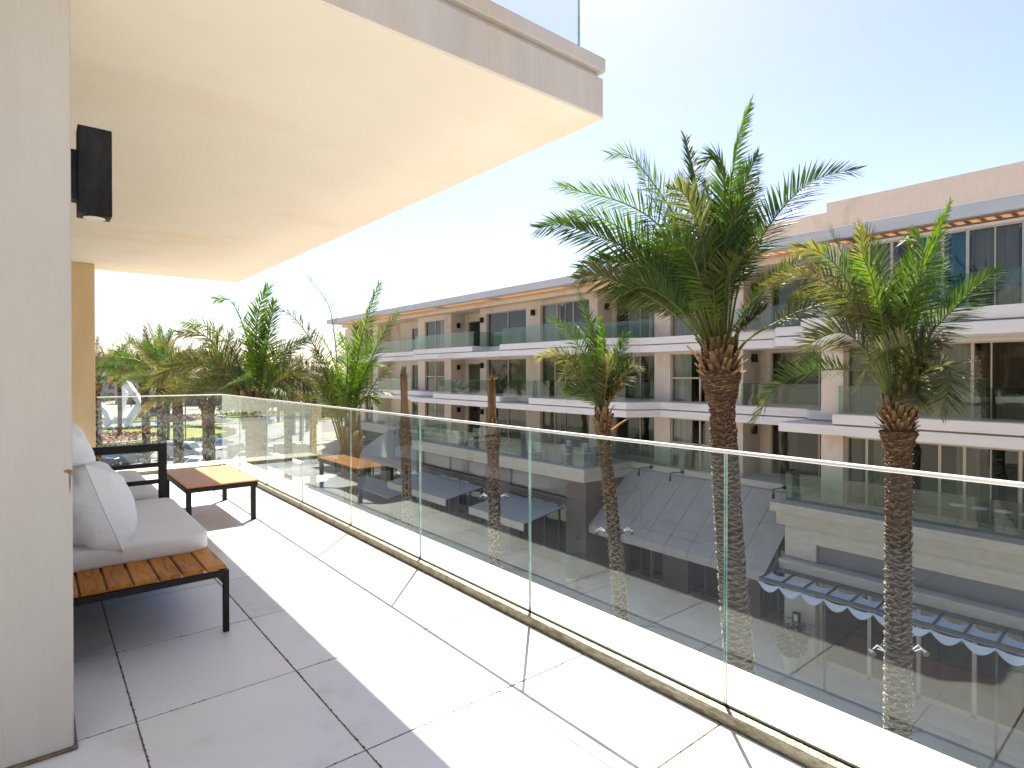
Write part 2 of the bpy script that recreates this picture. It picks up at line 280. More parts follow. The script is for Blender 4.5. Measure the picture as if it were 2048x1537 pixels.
# ------------------------------------------------------------------ mesh helpers
class MB:
    def __init__(s): s.v = []; s.f = []; s.m = []; s.c = []; s.mats = []
    def mi(s, m):
        if m not in s.mats: s.mats.append(m)
        return s.mats.index(m)
    def face(s, idx, m=None, c=None):
        s.f.append(idx); s.m.append(s.mi(m) if m else 0); s.c.append(c or (1, 1, 1))
    def add(s, vs, fs, m=None, c=None):
        o = len(s.v); s.v += [tuple(v) for v in vs]
        for f in fs: s.face([o+i for i in f], m, c)
    def box(s, x0, x1, y0, y1, z0, z1, m=None, c=None, bv=0.0):
        if x0 > x1: x0, x1 = x1, x0
        if y0 > y1: y0, y1 = y1, y0
        if bv <= 0:
            vs = [(x0, y0, z0), (x1, y0, z0), (x1, y1, z0), (x0, y1, z0), (x0, y0, z1), (x1, y0, z1), (x1, y1, z1), (x0, y1, z1)]
            s.add(vs, [(0, 3, 2, 1), (4, 5, 6, 7), (0, 1, 5, 4), (1, 2, 6, 5), (2, 3, 7, 6), (3, 0, 4, 7)], m, c)
        else:
            b = bv
            def ring(z, i): return [(x0+i, y0+b, z), (x0+b, y0+i, z), (x1-b, y0+i, z), (x1-i, y0+b, z), (x1-i, y1-b, z), (x1-b, y1-i, z), (x0+b, y1-i, z), (x0+i, y1-b, z)]
            rs = [ring(z0, b), ring(z0+b, 0), ring(z1-b, 0), ring(z1, b)]
            o = len(s.v)
            for r in rs: s.v += r
            for k in range(3):
                for i in range(8):
                    j = (i+1) % 8
                    s.face([o+k*8+i, o+k*8+j, o+(k+1)*8+j, o+(k+1)*8+i], m, c)
            s.face([o+i for i in reversed(range(8))], m, c); s.face([o+24+i for i in range(8)], m, c)
    def prism(s, poly, z0, z1, m=None, c=None):
        a = sum(poly[i][0]*poly[(i+1) % len(poly)][1]-poly[(i+1) % len(poly)][0]*poly[i][1] for i in range(len(poly)))
        if a < 0: poly = poly[::-1]
        n = len(poly); o = len(s.v)
        s.v += [(x, y, z0) for x, y in poly]+[(x, y, z1) for x, y in poly]
        s.face([o+i for i in reversed(range(n))], m, c); s.face([o+n+i for i in range(n)], m, c)
        for i in range(n):
            j = (i+1) % n; s.face([o+i, o+j, o+n+j, o+n+i], m, c)
    def hexa(s, p, m=None, c=None):   # 8 corners, bottom 0-3 ccw, top 4-7
        s.add(p, [(0, 3, 2, 1), (4, 5, 6, 7), (0, 1, 5, 4), (1, 2, 6, 5), (2, 3, 7, 6), (3, 0, 4, 7)], m, c)
    def tube(s, pts, r, n=8, m=None, c=None, cap=True):
        pts = [Vector(p) for p in pts]; o = len(s.v)
        rr = r if isinstance(r, (list, tuple)) else [r]*len(pts)
        ref = None
        for i, p in enumerate(pts):
            t = (pts[min(i+1, len(pts)-1)]-pts[max(i-1, 0)]).normalized()
            if ref is None: ref = t.orthogonal().normalized()
            ref = (ref-t*ref.dot(t)).normalized() if (ref-t*ref.dot(t)).length > 1e-6 else t.orthogonal().normalized()
            b = t.cross(ref)
            for k in range(n):
                a = 2*math.pi*k/n
                s.v.append(tuple(p+(ref*math.cos(a)+b*math.sin(a))*rr[i]))
        for i in range(len(pts)-1):
            for k in range(n):
                j = (k+1) % n
                s.face([o+i*n+k, o+i*n+j, o+(i+1)*n+j, o+(i+1)*n+k], m, c)
        if cap:
            s.face([o+k for k in reversed(range(n))], m, c); e = o+(len(pts)-1)*n; s.face([e+k for k in range(n)], m, c)
    def grid(s, fn, nu, nv, m=None, col=None, closed=False):
        o = len(s.v)
        for i in range(nu):
            for j in range(nv): s.v.append(tuple(fn(i, j)))
        for i in range(nu-1):
            for j in range(nv if closed else nv-1):
                k = (j+1) % nv
                s.face([o+i*nv+j, o+i*nv+k, o+(i+1)*nv+k, o+(i+1)*nv+j], m, col(i, j) if col else None)
    def mesh(s, name, smooth=False, vcol=False):
        me = bpy.data.meshes.new(name); me.from_pydata(s.v, [], s.f)
        for m in s.mats: me.materials.append(M[m])
        me.polygons.foreach_set('material_index', s.m)
        if smooth: me.polygons.foreach_set('use_smooth', [True]*len(s.f))
        if vcol:
            at = me.color_attributes.new('col', 'FLOAT_COLOR', 'CORNER'); d = []
            for f, c in zip(s.f, s.c): d += [*c, 1.0]*len(f)
            at.data.foreach_set('color', d)
        me.update(); return me
    def obj(s, name, parent=None, smooth=False, vcol=False, loc=None):
        me = s.mesh(name, smooth, vcol)
        return link(name, me, parent)
def link(name, me, parent=None, mat=None):
    o = bpy.data.objects.new(name, me); COL.objects.link(o)
    if parent is not None: o.parent = parent
    if mat is not None: o.matrix_local = mat
    return o
def tag(o, label=None, cat=None, group=None, kind=None):
    if label: o['label'] = label
    if cat: o['category'] = cat
    if group: o['group'] = group
    if kind: o['kind'] = kind
    return o
def empty(name, loc=(0, 0, 0), rz=0.0):
    o = bpy.data.objects.new(name, None); COL.objects.link(o); o.location = loc; o.rotation_euler = (0, 0, rz); o.empty_display_size = 0.2
    return o
def one(name, parent, fn, smooth=False):
    b = MB(); fn(b); return b.obj(name, parent, smooth)
def bx(name, parent, x0, x1, y0, y1, z0, z1, m, bv=0.0):
    b = MB(); b.box(x0, x1, y0, y1, z0, z1, m, None, bv); return b.obj(name, parent)
def copy_tree(o, parent=None):
    c = o.copy(); COL.objects.link(c)
    if parent is not None: c.parent = parent
    for ch in list(o.children): copy_tree(ch, c)
    return c
def bevel(o, w, seg=2):
    md = o.modifiers.new('bevel', 'BEVEL'); md.width = w; md.segments = seg; md.limit_method = 'ANGLE'; return o
def pane(name, parent, x0, x1, y0, y1, z0, z1, mg='glass', me='glass_edge'):
    """upright sheet of glass with coloured narrow edges"""
    b = MB(); dx, dy = abs(x1-x0), abs(y1-y0)
    vs = [(x0, y0, z0), (x1, y0, z0), (x1, y1, z0), (x0, y1, z0), (x0, y0, z1), (x1, y0, z1), (x1, y1, z1), (x0, y1, z1)]
    fs = [(0, 3, 2, 1), (4, 5, 6, 7), (0, 1, 5, 4), (1, 2, 6, 5), (2, 3, 7, 6), (3, 0, 4, 7)]
    thin_x = dx < dy
    o = 0; b.v = vs
    for i, f in enumerate(fs):
        big = (i in (3, 5)) if thin_x else (i in (2, 4))
        b.face(list(f), mg if big else me)
    return b.obj(name, parent)

# ================================================================== THE SETTING
gb = MB(); gb.box(-700, 900, -300, 1500, GZ-0.5, GZ-0.03, 'sand'); g = gb.obj('ground'); tag(g, kind='structure')
# street paving slabs
g = bx('street_paving', None, 2.9, 26.6, -12, 62, GZ-0.4, GZ, 'paving'); tag(g, kind='structure')
b = MB()
for k in range(11): b.box(2.95, 24.5, -8+7.0*k, -7.96+7.0*k, GZ+0.001, GZ+0.006, 'darkframe')
for x in (7.6, 16.4): b.box(x, x+0.04, -12, 62, GZ+0.008, GZ+0.012, 'darkframe')
o = b.obj('paving_joint', g); o['kind'] = 'stuff'

# ---------------- our balcony floor: tiles
fl = bx('balcony_floor', None, -1.3, 2.19, -2.4, 9.78, -0.30, -0.0022, 'grout'); tag(fl, kind='structure')
xs = [-0.99, -0.335, 0.322, 0.98, 1.633, 2.19]
ys = [-2.4+0.0]+[2.08+0.775*k for k in range(-5, 10)]+[9.78]
gsz = 0.0034; gsx = 0.0028
tm = {}
for i in range(len(xs)-1):
    for j in range(len(ys)-1):
        x0, x1, y0, y1 = xs[i]+gsx, xs[i+1]-gsx, ys[j]+gsz, ys[j+1]-gsz
        key = (round(x1-x0, 3), round(y1-y0, 3), (i*3+j*5) % 2)
        if key not in tm:
            t = MB(); t.box(-(x1-x0)/2, (x1-x0)/2, -(y1-y0)/2, (y1-y0)/2, -0.012, 0.0, 'tile2' if key[2] else 'tile', None, 0.0018); tm[key] = t.mesh('tile')
        dz = random.uniform(-0.0006, 0.0006)
        link('tile', tm[key], fl, Matrix.Translation(((x0+x1)/2, (y0+y1)/2, dz)) @ Matrix.Rotation(random.uniform(-0.0012, 0.0012), 4, 'Z'))
# rough grout crumbs along the long joints
b = MB()
for x in (0.322, 0.98):
    for k in range(420):
        y = random.uniform(1.2, 5.5); s = random.uniform(0.0006, 0.0024)
        b.box(x-s+random.gauss(0, 0.0022), x+s+random.gauss(0, 0.0022), y-s*2.5, y+s*2.5, -0.003, 0.0006, 'grout')
for y in (2.08, 2.855, 3.63, 1.305):
    for k in range(40):
        x = random.uniform(0.15, 2.1); s = random.uniform(0.0008, 0.0022)
        b.box(x-s*3, x+s*3, y-s+random.gauss(0, 0.0015), y+s+random.gauss(0, 0.0015), -0.003, 0.0005, 'grout')
o = b.obj('grout_crumb', fl); o['kind'] = 'stuff'
# outer ledge beyond the glass
b = MB(); b.box(2.285, 2.62, -2.4, 10.4, -0.34, 0.03, 'ledge'); b.box(0.66, 2.285, 9.84, 10.4, -0.34, 0.03, 'ledge')
o = b.obj('balcony_ledge'); tag(o, kind='structure'); bevel(o, 0.008)
b = MB(); b.box(-1.3, 2.25, -2.4, 10.3, -0.6, -0.302, 'fascia'); o = b.obj('balcony_slab'); tag(o, kind='structure')

# ---------------- glass balustrade along the balcony
gr = empty('glass_balustrade', (2.25, 4.0, 0)); tag(gr, 'frameless glass balustrade with thin steel rail along the edge of the tiled balcony', 'balustrade')
def rel(o, root):
    o.location = o.location - root.location; return o
b = MB(); b.box(2.195, 2.235, -2.4, 9.83, -0.01, 0.052, 'channel'); b.box(2.262, 2.30, -2.4, 9.83, -0.01, 0.045, 'channel'); b.box(2.235, 2.262, -2.4, 9.83, -0.01, 0.012, 'channel')
b.box(0.66, 2.195, 9.75, 9.785, -0.01, 0.05, 'channel'); b.box(0.66, 2.262, 9.80, 9.83, -0.01, 0.045, 'channel')
ch = rel(b.obj('base_channel', gr), gr); bevel(ch, 0.004)
b = MB(); b.box(2.2355, 2.2425, -2.4, 9.79, 0.04, 0.058, 'blackmetal'); b.box(2.2545, 2.2615, -2.4, 9.79, 0.035, 0.05, 'blackmetal'); rel(b.obj('gasket', gr), gr)
pj = [1.32-1.253*3, 1.32-1.253*2, 1.32-1.253, 1.32, 2.573, 3.83, 5.075, 6.33, 7.57, 8.82, 9.79]
for k in range(len(pj)-1):
    rel(pane('glass_panel', gr, 2.2425, 2.2545, pj[k]+0.005, pj[k+1]-0.005, 0.012, 1.118), gr)
for x0, x1 in ((0.67, 1.44), (1.45, 2.235)):
    rel(pane('glass_panel', gr, x0+0.004, x1-0.004, 9.785, 9.797, 0.012, 1.118), gr)
b = MB(); b.box(2.2395, 2.2575, -2.4, 9.802, 1.114, 1.129, 'steel', None, 0.003); b.box(0.66, 2.239, 9.782, 9.80, 1.114, 1.129, 'steel', None, 0.003); rel(b.obj('top_rail', gr), gr)

# ---------------- wall pier, column, back wall, overhang
w = empty('wall_pier', (-0.6, 3.0, 0)); tag(w, 'rough sand coloured plastered wall pier filling the left edge of the view', 'wall')
b = MB(); b.box(-1.3, 0.112, 2.80, 3.42, 0.0, 2.958, 'plaster'); o = rel(b.obj('wall_face', w), w); bevel(o, 0.006)
b = MB(); b.box(-1.3, 0.124, 2.786, 3.425, 0.0005, 0.014, 'grout'); o = rel(b.obj('skirting', w), w); bevel(o, 0.006)
# chipped rust patch round an old fixing
b = MB(); c0 = atx(131, 905, 0.05); 
b.prism([(0.09, -2.7978), (0.111, -2.7978)], 0, 0) if False else None
def chip(pts, yy):
    b.v += [(x, yy, z) for x, z in pts]+[(x, yy+0.002, z) for x, z in pts]; n = len(pts); o = len(b.v)-2*n
    b.face([o+k for k in range(n)], 'rust')
chip([(0.084, 1.078), (0.096, 1.083), (0.111, 1.079), (0.1115, 1.066), (0.106, 1.050), (0.101, 1.061), (0.094, 1.070), (0.086, 1.072)], 2.7985)
chip([(0.100, 1.062), (0.107, 1.060), (0.106, 1.01), (0.103, 0.985), (0.101, 1.02)], 2.7988)
rel(b.obj('rust_mark', w), w)
w = empty('back_wall', (-0.2, 6.5, 0)); tag(w, 'plastered back wall of the balcony with sliding doors behind the sofa', 'wall')
rel(bx('wall_face', w, -1.3, -0.10, 3.42, 4.1, 0, 2.958, 'plaster'), w); rel(bx('wall_face', w, -1.3, -0.10, 8.9, 10.0, 0, 2.958, 'plaster'), w); rel(bx('lintel', w, -1.3, -0.10, 4.1, 8.9, 2.5, 2.958, 'plaster'), w)
b = MB()
for y in (4.1, 5.7, 7.3, 8.84): b.box(-0.24, -0.17, y, y+0.06, 0, 2.5, 'frame')
b.box(-0.24, -0.17, 4.16, 8.84, 2.43, 2.5, 'frame'); b.box(-0.24, -0.17, 4.16, 8.84, 0.0, 0.06, 'frame'); rel(b.obj('door_frame', w), w)
for y in (4.16, 5.76, 7.36): rel(pane('pane', w, -0.21, -0.20, y, y+1.5, 0.06, 2.43, 'wglass', 'frame'), w)
rel(bx('room_back', w, -3.4, -3.3, 3.0, 10.0, 0, 2.958, 'room'), w)
rel(bx('room_floor', w, -3.3, -1.3, 3.0, 10.0, -0.1, 0, 'room'), w)
w = empty('balcony_column', (0.4, 10.0, 0)); tag(w, 'square plastered column closing the far end of the balcony beside the end glass', 'column')
o = rel(bx('shaft', w, -1.3, 0.65, 9.86, 10.33, 0, 2.958, 'warmplaster'), w); bevel(o, 0.006)
# overhanging slab above
w = empty('overhang_slab', (1.0, 6.0, 2.96)); tag(w, 'large cantilevered balcony slab overhead with warm soffit and grooved grey edge', 'balcony slab')
b = MB()
b.box(-4.0, 2.62, 2.34, 10.40, 2.96, 2.975, 'soffit'); rel(b.obj('soffit', w), w)
b = MB(); b.box(-4.0, 2.622, 2.338, 10.402, 2.9755, 3.20, 'fascia'); b.box(-4.0, 2.597, 2.365, 10.38, 3.20, 3.235, 'fascia'); o = rel(b.obj('edge_beam', w), w); bevel(o, 0.006)
b = MB(); b.box(-4.0, 2.632, 2.328, 10.41, 3.235, 3.318, 'fascia'); o = rel(b.obj('coping', w), w); bevel(o, 0.006)
b = MB()
for k, (x0, x1) in enumerate(((-1.2, 0.2), (0.21, 1.385), (1.395, 2.55))):
    rel(pane('glass_panel', w, x0, x1, 2.46, 2.472, 3.318, 4.4, 'rglass', 'glass_edge'), w)
for k in range(6):
    rel(pane('glass_panel', w, 2.55, 2.562, 2.48+1.3*k, 3.77+1.3*k, 3.318, 4.4, 'rglass', 'glass_edge'), w)

# ---------------- wall lamp on the pier
w = empty('wall_lamp', (0.19, 3.02, 2.26)); tag(w, 'worn black box up-and-down lamp mounted high on the plastered pier', 'wall lamp')
b = MB(); b.box(-0.077, -0.048, -0.03, 0.05, -0.092, 0.11, 'lampmetal'); b.obj('mounting_plate', w)
b = MB(); b.box(-0.049, 0.068, -0.045, 0.065, -0.150, 0.212, 'lampmetal', None, 0.003); b.obj('lamp_body', w)
for zz, zz2 in ((-0.1515, -0.1505),):
    b = MB(); n = 28
    ring = [(0.0095+0.047*math.cos(2*math.pi*k/n), 0.010+0.047*math.sin(2*math.pi*k/n)) for k in range(n)]
    b.prism(ring, zz-0.0012, zz2, 'blackmetal'); b.obj('lens_ring', w)
    b = MB(); ring = [(0.0095+0.039*math.cos(2*math.pi*k/n), 0.010+0.039*math.sin(2*math.pi*k/n)) for k in range(n)]
    b.prism(ring, zz-0.0035, zz-0.0015, 'lens'); b.obj('lens', w)

# ---------------- sofa
def soft_box(name, parent, x0, x1, y0, y1, z0, z1, m, puff=0.02, seed=1, nx=26, ny=30):
    """cushion: superellipse-like rounded box with a slightly domed, dented top"""
    b = MB(); cx, cy, cz = (x0+x1)/2, (y0+y1)/2, (z0+z1)/2; hx, hy, hz = (x1-x0)/2, (y1-y0)/2, (z1-z0)/2
    def sgn(v, p): return math.copysign(abs(v)**p, v)
    NU, NV = 28, 64
    def fn(i, j):
        la = -math.pi/2+math.pi*i/(NU-1); lo = 2*math.pi*j/NV
        e1, e2 = 0.26, 0.14
        cl = sgn(math.cos(la), e1)
        x = hx*cl*sgn(math.cos(lo), e2); y = hy*cl*sgn(math.sin(lo), e2); z = hz*sgn(math.sin(la), e1)
        u, v = x/hx, y/hy
        if z > 0: z += puff*(1-u**4)*(1-v**4)
        n = noise.noise(Vector((x*3+seed, y*3, z*2)))*0.012
        return (cx+x*(1+n*0.6), cy+y*(1+n*0.4), cz+z+n*0.8)
    b.grid(fn, NU, NV, m, closed=True)
    return b.obj(name, parent, smooth=True)
def pillow(name, label, loc, rot, w, h, t, seed, m='pillow'):
    b = MB(); N = 34
    def side(sg):
        def fn(i, j):
            u = -1+2*i/(N-1); v = -1+2*j/(N-1)
            # pulled-in edges, pointed corners
            px = w/2*u*(1-0.07*(1-v*v)*abs(u)**3*0 - 0.06*(1-abs(v))**1.0*u*u)
            py = h/2*v*(1-0.06*(1-abs(u))*v*v)
            d = max(0.0, (1-abs(u)**2.4)*(1-abs(v)**2.4))**0.55
            wr = noise.noise(Vector((u*2.3+seed, v*2.3, sg*3.0)))*0.045 + noise.noise(Vector((u*6+seed, v*4.5, sg*5.0)))*0.022*(1.1-d) + noise.noise(Vector((u*3+seed+9, v*13, sg)))*0.010*(1.2-d)
            return (px, sg*(t/2*d+wr*min(1, d*3)), py)
        return fn
    o = len(b.v)
    b.grid(side(1), N, N, m); b2 = len(b.v); b.grid(side(-1), N, N, m)
    for k in range(N*N, 2*N*N): pass
    # flip back half
    nf = (N-1)*(N-1)
    b.f[nf:] = [list(reversed(f)) for f in b.f[nf:]]
    # piping seam
    ob = b.obj(name, None, smooth=True)
    ob.location = loc; ob.rotation_euler = rot
    s = MB(); pts = []
    for k in range(N): pts.append(b.v[k*N+0])
    for k in range(N): pts.append(b.v[(N-1)*N+k])
    for k in range(N): pts.append(b.v[(N-1-k)*N+N-1])
    for k in range(N): pts.append(b.v[N-1-k])
    pp = [pts[0]]
    for p in pts[1:]:
        if (Vector(p)-Vector(pp[-1])).length > 1e-4: pp.append(p)
    s.tube(pp, 0.0035, 5, m); s.obj('piping', ob, smooth=True)
    tag(ob, label, 'pillow', 'pillows heaped against the sofa back')
    return ob
def frame_bar(name, parent, x0, x1, y0, y1, z0, z1): 
    o = bx(name, parent, x0, x1, y0, y1, z0, z1, 'blackmetal'); bevel(o, 0.002); return o
sf = empty('garden_sofa', (0.4, 4.4, 0)); tag(sf, 'black metal frame sofa with thick white seat and slatted wooden end, nearest the camera', 'sofa')
S = lambda o: rel(o, sf)
S(frame_bar('side_rail', sf, 0.815, 0.842, 3.53, 5.30, 0.315, 0.347)); S(frame_bar('side_rail', sf, -0.08, -0.05, 3.53, 5.30, 0.315, 0.347))
S(frame_bar('end_rail', sf, -0.05, 0.815, 3.53, 3.556, 0.315, 0.347)); S(frame_bar('end_rail', sf, -0.05, 0.815, 5.27, 5.30, 0.315, 0.347))
for x, y in ((0.812, 3.53), (-0.08, 3.53), (0.812, 5.27), (-0.08, 5.27)): S(frame_bar('leg', sf, x, x+0.03, y, y+0.03, 0.0, 0.315))
b = MB(); b.hexa([(0.80, 3.531, 0.29), (0.812, 3.531, 0.27), (0.812, 3.555, 0.27), (0.80, 3.555, 0.29), (0.78, 3.531, 0.315), (0.812, 3.531, 0.315), (0.812, 3.555, 0.315), (0.78, 3.555, 0.315)], 'blackmetal'); S(b.obj('gusset', sf))
sx = [0.833-0.1115*k for k in range(9)]
for k in range(8):
    o = bx('slat', sf, sx[k+1]+0.006, sx[k]-0.003, 3.545, 3.99+0.02, 0.349+random.uniform(0, 0.002), 0.374, 'slatwood', 0.0045); S(o)
b = MB(); b.box(-0.05, 0.815, 3.97, 5.27, 0.33, 0.347, 'blackmetal'); S(b.obj('seat_tray', sf))
# arm frame at the far end
S(frame_bar('arm_post', sf, 0.745, 0.800, 5.235, 5.275, 0.347, 0.905)); S(frame_bar('arm_post', sf, -0.06, -0.02, 5.235, 5.275, 0.347, 0.905))
S(frame_bar('arm_rail', sf, -0.02, 0.745, 5.235, 5.275, 0.845, 0.904)); S(frame_bar('arm_rail', sf, -0.02, 0.745, 5.242, 5.268, 0.722, 0.755)); S(frame_bar('arm_rail', sf, -0.02, 0.745, 5.242, 5.268, 0.592, 0.625))
S(frame_bar('back_rail', sf, -0.075, -0.045, 3.98, 5.235, 0.80, 0.84)); S(frame_bar('back_post', sf, -0.075, -0.045, 3.95, 3.98, 0.347, 0.84))
c1 = soft_box('seat_cushion', None, -0.07, 0.835, 3.93, 5.235, 0.352, 0.49, 'cushion', 0.022, 3)
tag(c1, 'thick white seat cushion lying on the nearest slatted sofa', 'cushion')
pillow('pillow', 'white square pillow leaning nearest the camera on the sofa seat', (0.235, 4.17, 0.675), (R(-18), R(5), R(104)), 0.52, 0.54, 0.42, 3)
pillow('pillow', 'creased white pillow behind the front one against the wall', (0.10, 4.74, 0.86), (R(-14), R(-4), R(98)), 0.74, 0.68, 0.40, 8)
# second sofa beyond the arm frame
s2 = empty('garden_sofa', (0.4, 6.4, 0)); tag(s2, 'second low sofa section with flat grey seat cushions behind the black arm frame', 'sofa')
S = lambda o: rel(o, s2)
for x0, x1, y0, y1 in ((0.80, 0.83, 5.36, 7.0), (-0.08, -0.05, 5.36, 7.0)): S(frame_bar('side_rail', s2, x0, x1, y0, y1, 0.30, 0.335))
for y in (5.36, 6.97): S(frame_bar('end_rail', s2, -0.05, 0.80, y, y+0.03, 0.30, 0.335))
for x, y in ((0.80, 5.36), (-0.08, 5.36), (0.80, 6.97), (-0.08, 6.97)): S(frame_bar('leg', s2, x, x+0.03, y, y+0.03, 0, 0.30))
b = MB(); b.box(-0.05, 0.80, 5.39, 6.97, 0.32, 0.334, 'blackmetal'); S(b.obj('seat_tray', s2))
c = soft_box('seat_cushion', None, -0.06, 0.80, 5.38, 6.08, 0.338, 0.485, 'cushion', 0.012, 5); tag(c, 'grey seat cushion just behind the black arm frame', 'cushion')
c = soft_box('seat_cushion', None, -0.06, 0.80, 6.09, 6.98, 0.338, 0.485, 'cushion', 0.012, 9); tag(c, 'farthest grey seat cushion on the second sofa, next to the table', 'cushion')
# coffee table
ct = empty('coffee_table', (1.39, 6.65, 0)); tag(ct, 'low black framed coffee table with orange wooden top, half in sunlight', 'table')
S = lambda o: rel(o, ct)
o = bx('table_top', ct, 1.083, 1.705, 6.075, 7.255, 0.377, 0.394, 'tablewood', 0.004); S(o)
b = MB(); x0, x1, y0, y1 = 1.078, 1.712, 6.068, 7.262
b.box(x0, x1, y0, y0+0.03, 0.335, 0.3765, 'blackmetal'); b.box(x0, x1, y1-0.03, y1, 0.335, 0.3765, 'blackmetal'); b.box(x0, x0+0.03, y0+0.03, y1-0.03, 0.335, 0.3765, 'blackmetal'); b.box(x1-0.03, x1, y0+0.03, y1-0.03, 0.335, 0.3765, 'blackmetal')
S(b.obj('apron', ct))
for x, y in ((1.085, 6.075), (1.655, 6.075), (1.085, 7.205), (1.655, 7.205)): S(frame_bar('leg', ct, x, x+0.042, y, y+0.042, 0, 0.335))
# ================================================================== OPPOSITE BUILDING
ob = empty('apartment_building', (27, 25, GZ)); tag(ob, 'long beige apartment block with white balcony bands above shops across the street', 'building')
S = lambda o: rel(o, ob)
def slab(name, front, z0, z1, m, back=30.0):
    b = MB(); poly = [(x, y) for y, x in front]+[(back, front[-1][0]), (back, front[0][0])]
    b.prism(poly, z0, z1, m); o = S(b.obj(name, ob)); bevel(o, 0.02, 2); return o
def arc(y0, x0, y1, x1, n=6):
    # smooth S-less quarter turn between two front positions
    out = []
    for k in range(1, n):
        t = k/n; s = t*t*(3-2*t); out.append((y0+(y1-y0)*t, x0+(x1-x0)*s))
    return out
F3u = [(62, 25.9), (42.6, 25.9), (42.55, 24.3), (34.13, 24.3), (34.1, 25.9), (30.95, 25.9), (30.93, 24.3), (21.67, 24.3)]+arc(21.67, 24.3, 19.9, 25.8)+[(19.9, 25.8), (12.8, 25.8), (12.0, 24.35), (9.62, 24.35), (9.6, 21.3), (-9, 21.3)]
F3l = [(62, 25.8), (44.0, 25.8)]+arc(44.0, 25.8, 42.3, 24.22)+[(42.3, 24.22), (21.67, 24.22)]+arc(21.67, 24.22, 19.9, 25.72)+[(19.9, 25.72), (12.8, 25.72), (12.0, 24.27), (9.57, 24.27), (9.55, 21.2), (-9, 21.2)]
F2u = [(62, 25.9), (39.45, 25.9), (39.42, 24.3), (30.93, 24.3), (30.9, 25.9), (27.97, 25.9), (27.95, 24.3), (20.02, 24.3), (19.1, 26.1), (11.5, 26.1), (11.0, 25.2), (9.42, 25.2), (9.4, 23.5), (-9, 23.5)]
F2l = [(62, 25.8), (44.4, 25.8)]+arc(44.4, 25.8, 42.8, 24.22)+[(42.8, 24.22), (20.0, 24.22), (19.05, 26.0), (11.45, 26.0), (11.43, 23.42), (-9, 23.42)]
for nm, Fu, Fl, zt in (('balcony_band', F3u, F3l, 3.40), ('balcony_band', F2u, F2l, -0.10)):
    u = slab(nm, Fu, zt-0.38, zt, 'band')
    Fm = [(y, x+0.14) for y, x in Fu]; slab('shadow_groove', Fm, zt-0.43, zt-0.381, 'stone')
    slab('lower_band', Fl, zt-0.80, zt-0.431, 'band')
# first floor planter band above the shops
F1 = [(62, 26.3), (39.12, 26.3), (39.1, 22.2), (21.1, 22.2), (21.3, 26.3), (11.32, 26.3)]
slab('cornice_band', F1, -3.92, -3.60, 'limestone')
b = MB(); b.box(22.25, 30, 21.15, 39.05, -4.32, -3.921, 'limestone'); o = S(b.obj('cornice_band', ob)); bevel(o, 0.02)
# restaurant parapet (projecting block on the right)
b = MB(); b.box(22.40, 30, -9, 11.27, -3.94, -3.60, 'limestone'); o = S(b.obj('parapet_cap', ob)); bevel(o, 0.015)
b = MB(); b.box(22.55, 30, -9, 11.08, -4.44, -3.945, 'limestone'); b.box(22.62, 30, -9, 9.62, -5.00, -4.445, 'limestone'); o = S(b.obj('frieze', ob)); bevel(o, 0.01)
# roof
slab('roof_fascia', [(61, 24.3), (-9, 24.3)], 6.72, 7.18, 'roofband', 24.75)
bxs = [(59.5, 47.9), (47.5, 40.4), (40.0, 33.2), (32.8, 25.6), (25.2, 17.4), (17.0, 9.4), (9.0, 1.2), (0.8, -8.6)]
for y1, y0 in bxs: S(bx('soffit_panel', ob, 24.76, 25.95, y0, y1, 6.80, 6.815, 'panel'))
b = MB()
for y1, y0 in bxs:
    for xx in (24.751, 25.9): b.box(xx, xx+0.06, y0, y1, 6.70, 6.795, 'panel')
    n = int((y1-y0)/0.42)
    for k in range(n):
        yy = y0+(k+0.5)*(y1-y0)/n
        b.hexa([(24.82, yy-0.02, 6.90), (25.88, yy-0.02, 6.90), (25.88, yy+0.10, 6.90), (24.82, yy+0.10, 6.90), (24.82, yy-0.02, 7.0), (25.88, yy-0.02, 7.0), (25.88, yy+0.10, 7.0), (24.82, yy+0.10, 7.0)], 'roofband')
o = S(b.obj('louvre_bars', ob)); o['kind'] = 'stuff'
b = MB(); b.box(25.98, 30, -9, 61, 6.42, 7.1, 'stone'); S(b.obj('roof_slab', ob))
b = MB(); b.box(24.751, 26, 59.6, 61, 6.72, 7.1, 'roofband'); 
for a, c in zip(bxs[:-1], bxs[1:]): b.box(24.76, 25.97, c[0], a[1], 6.72, 7.1, 'roofband')
S(b.obj('roof_beam', ob))
b = MB(); b.box(28, 38, -9, 11.47, 7.1, 9.22, 'stone'); b.box(28, 38, 11.47, 24, 7.1, 8.80, 'stone'); S(b.obj('penthouse_wall', ob))
# main body behind
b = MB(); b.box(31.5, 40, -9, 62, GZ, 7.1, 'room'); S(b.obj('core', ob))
b = MB(); b.box(26.8, 40, 61.2, 62, GZ, 6.42, 'stone'); S(b.obj('end_wall', ob))

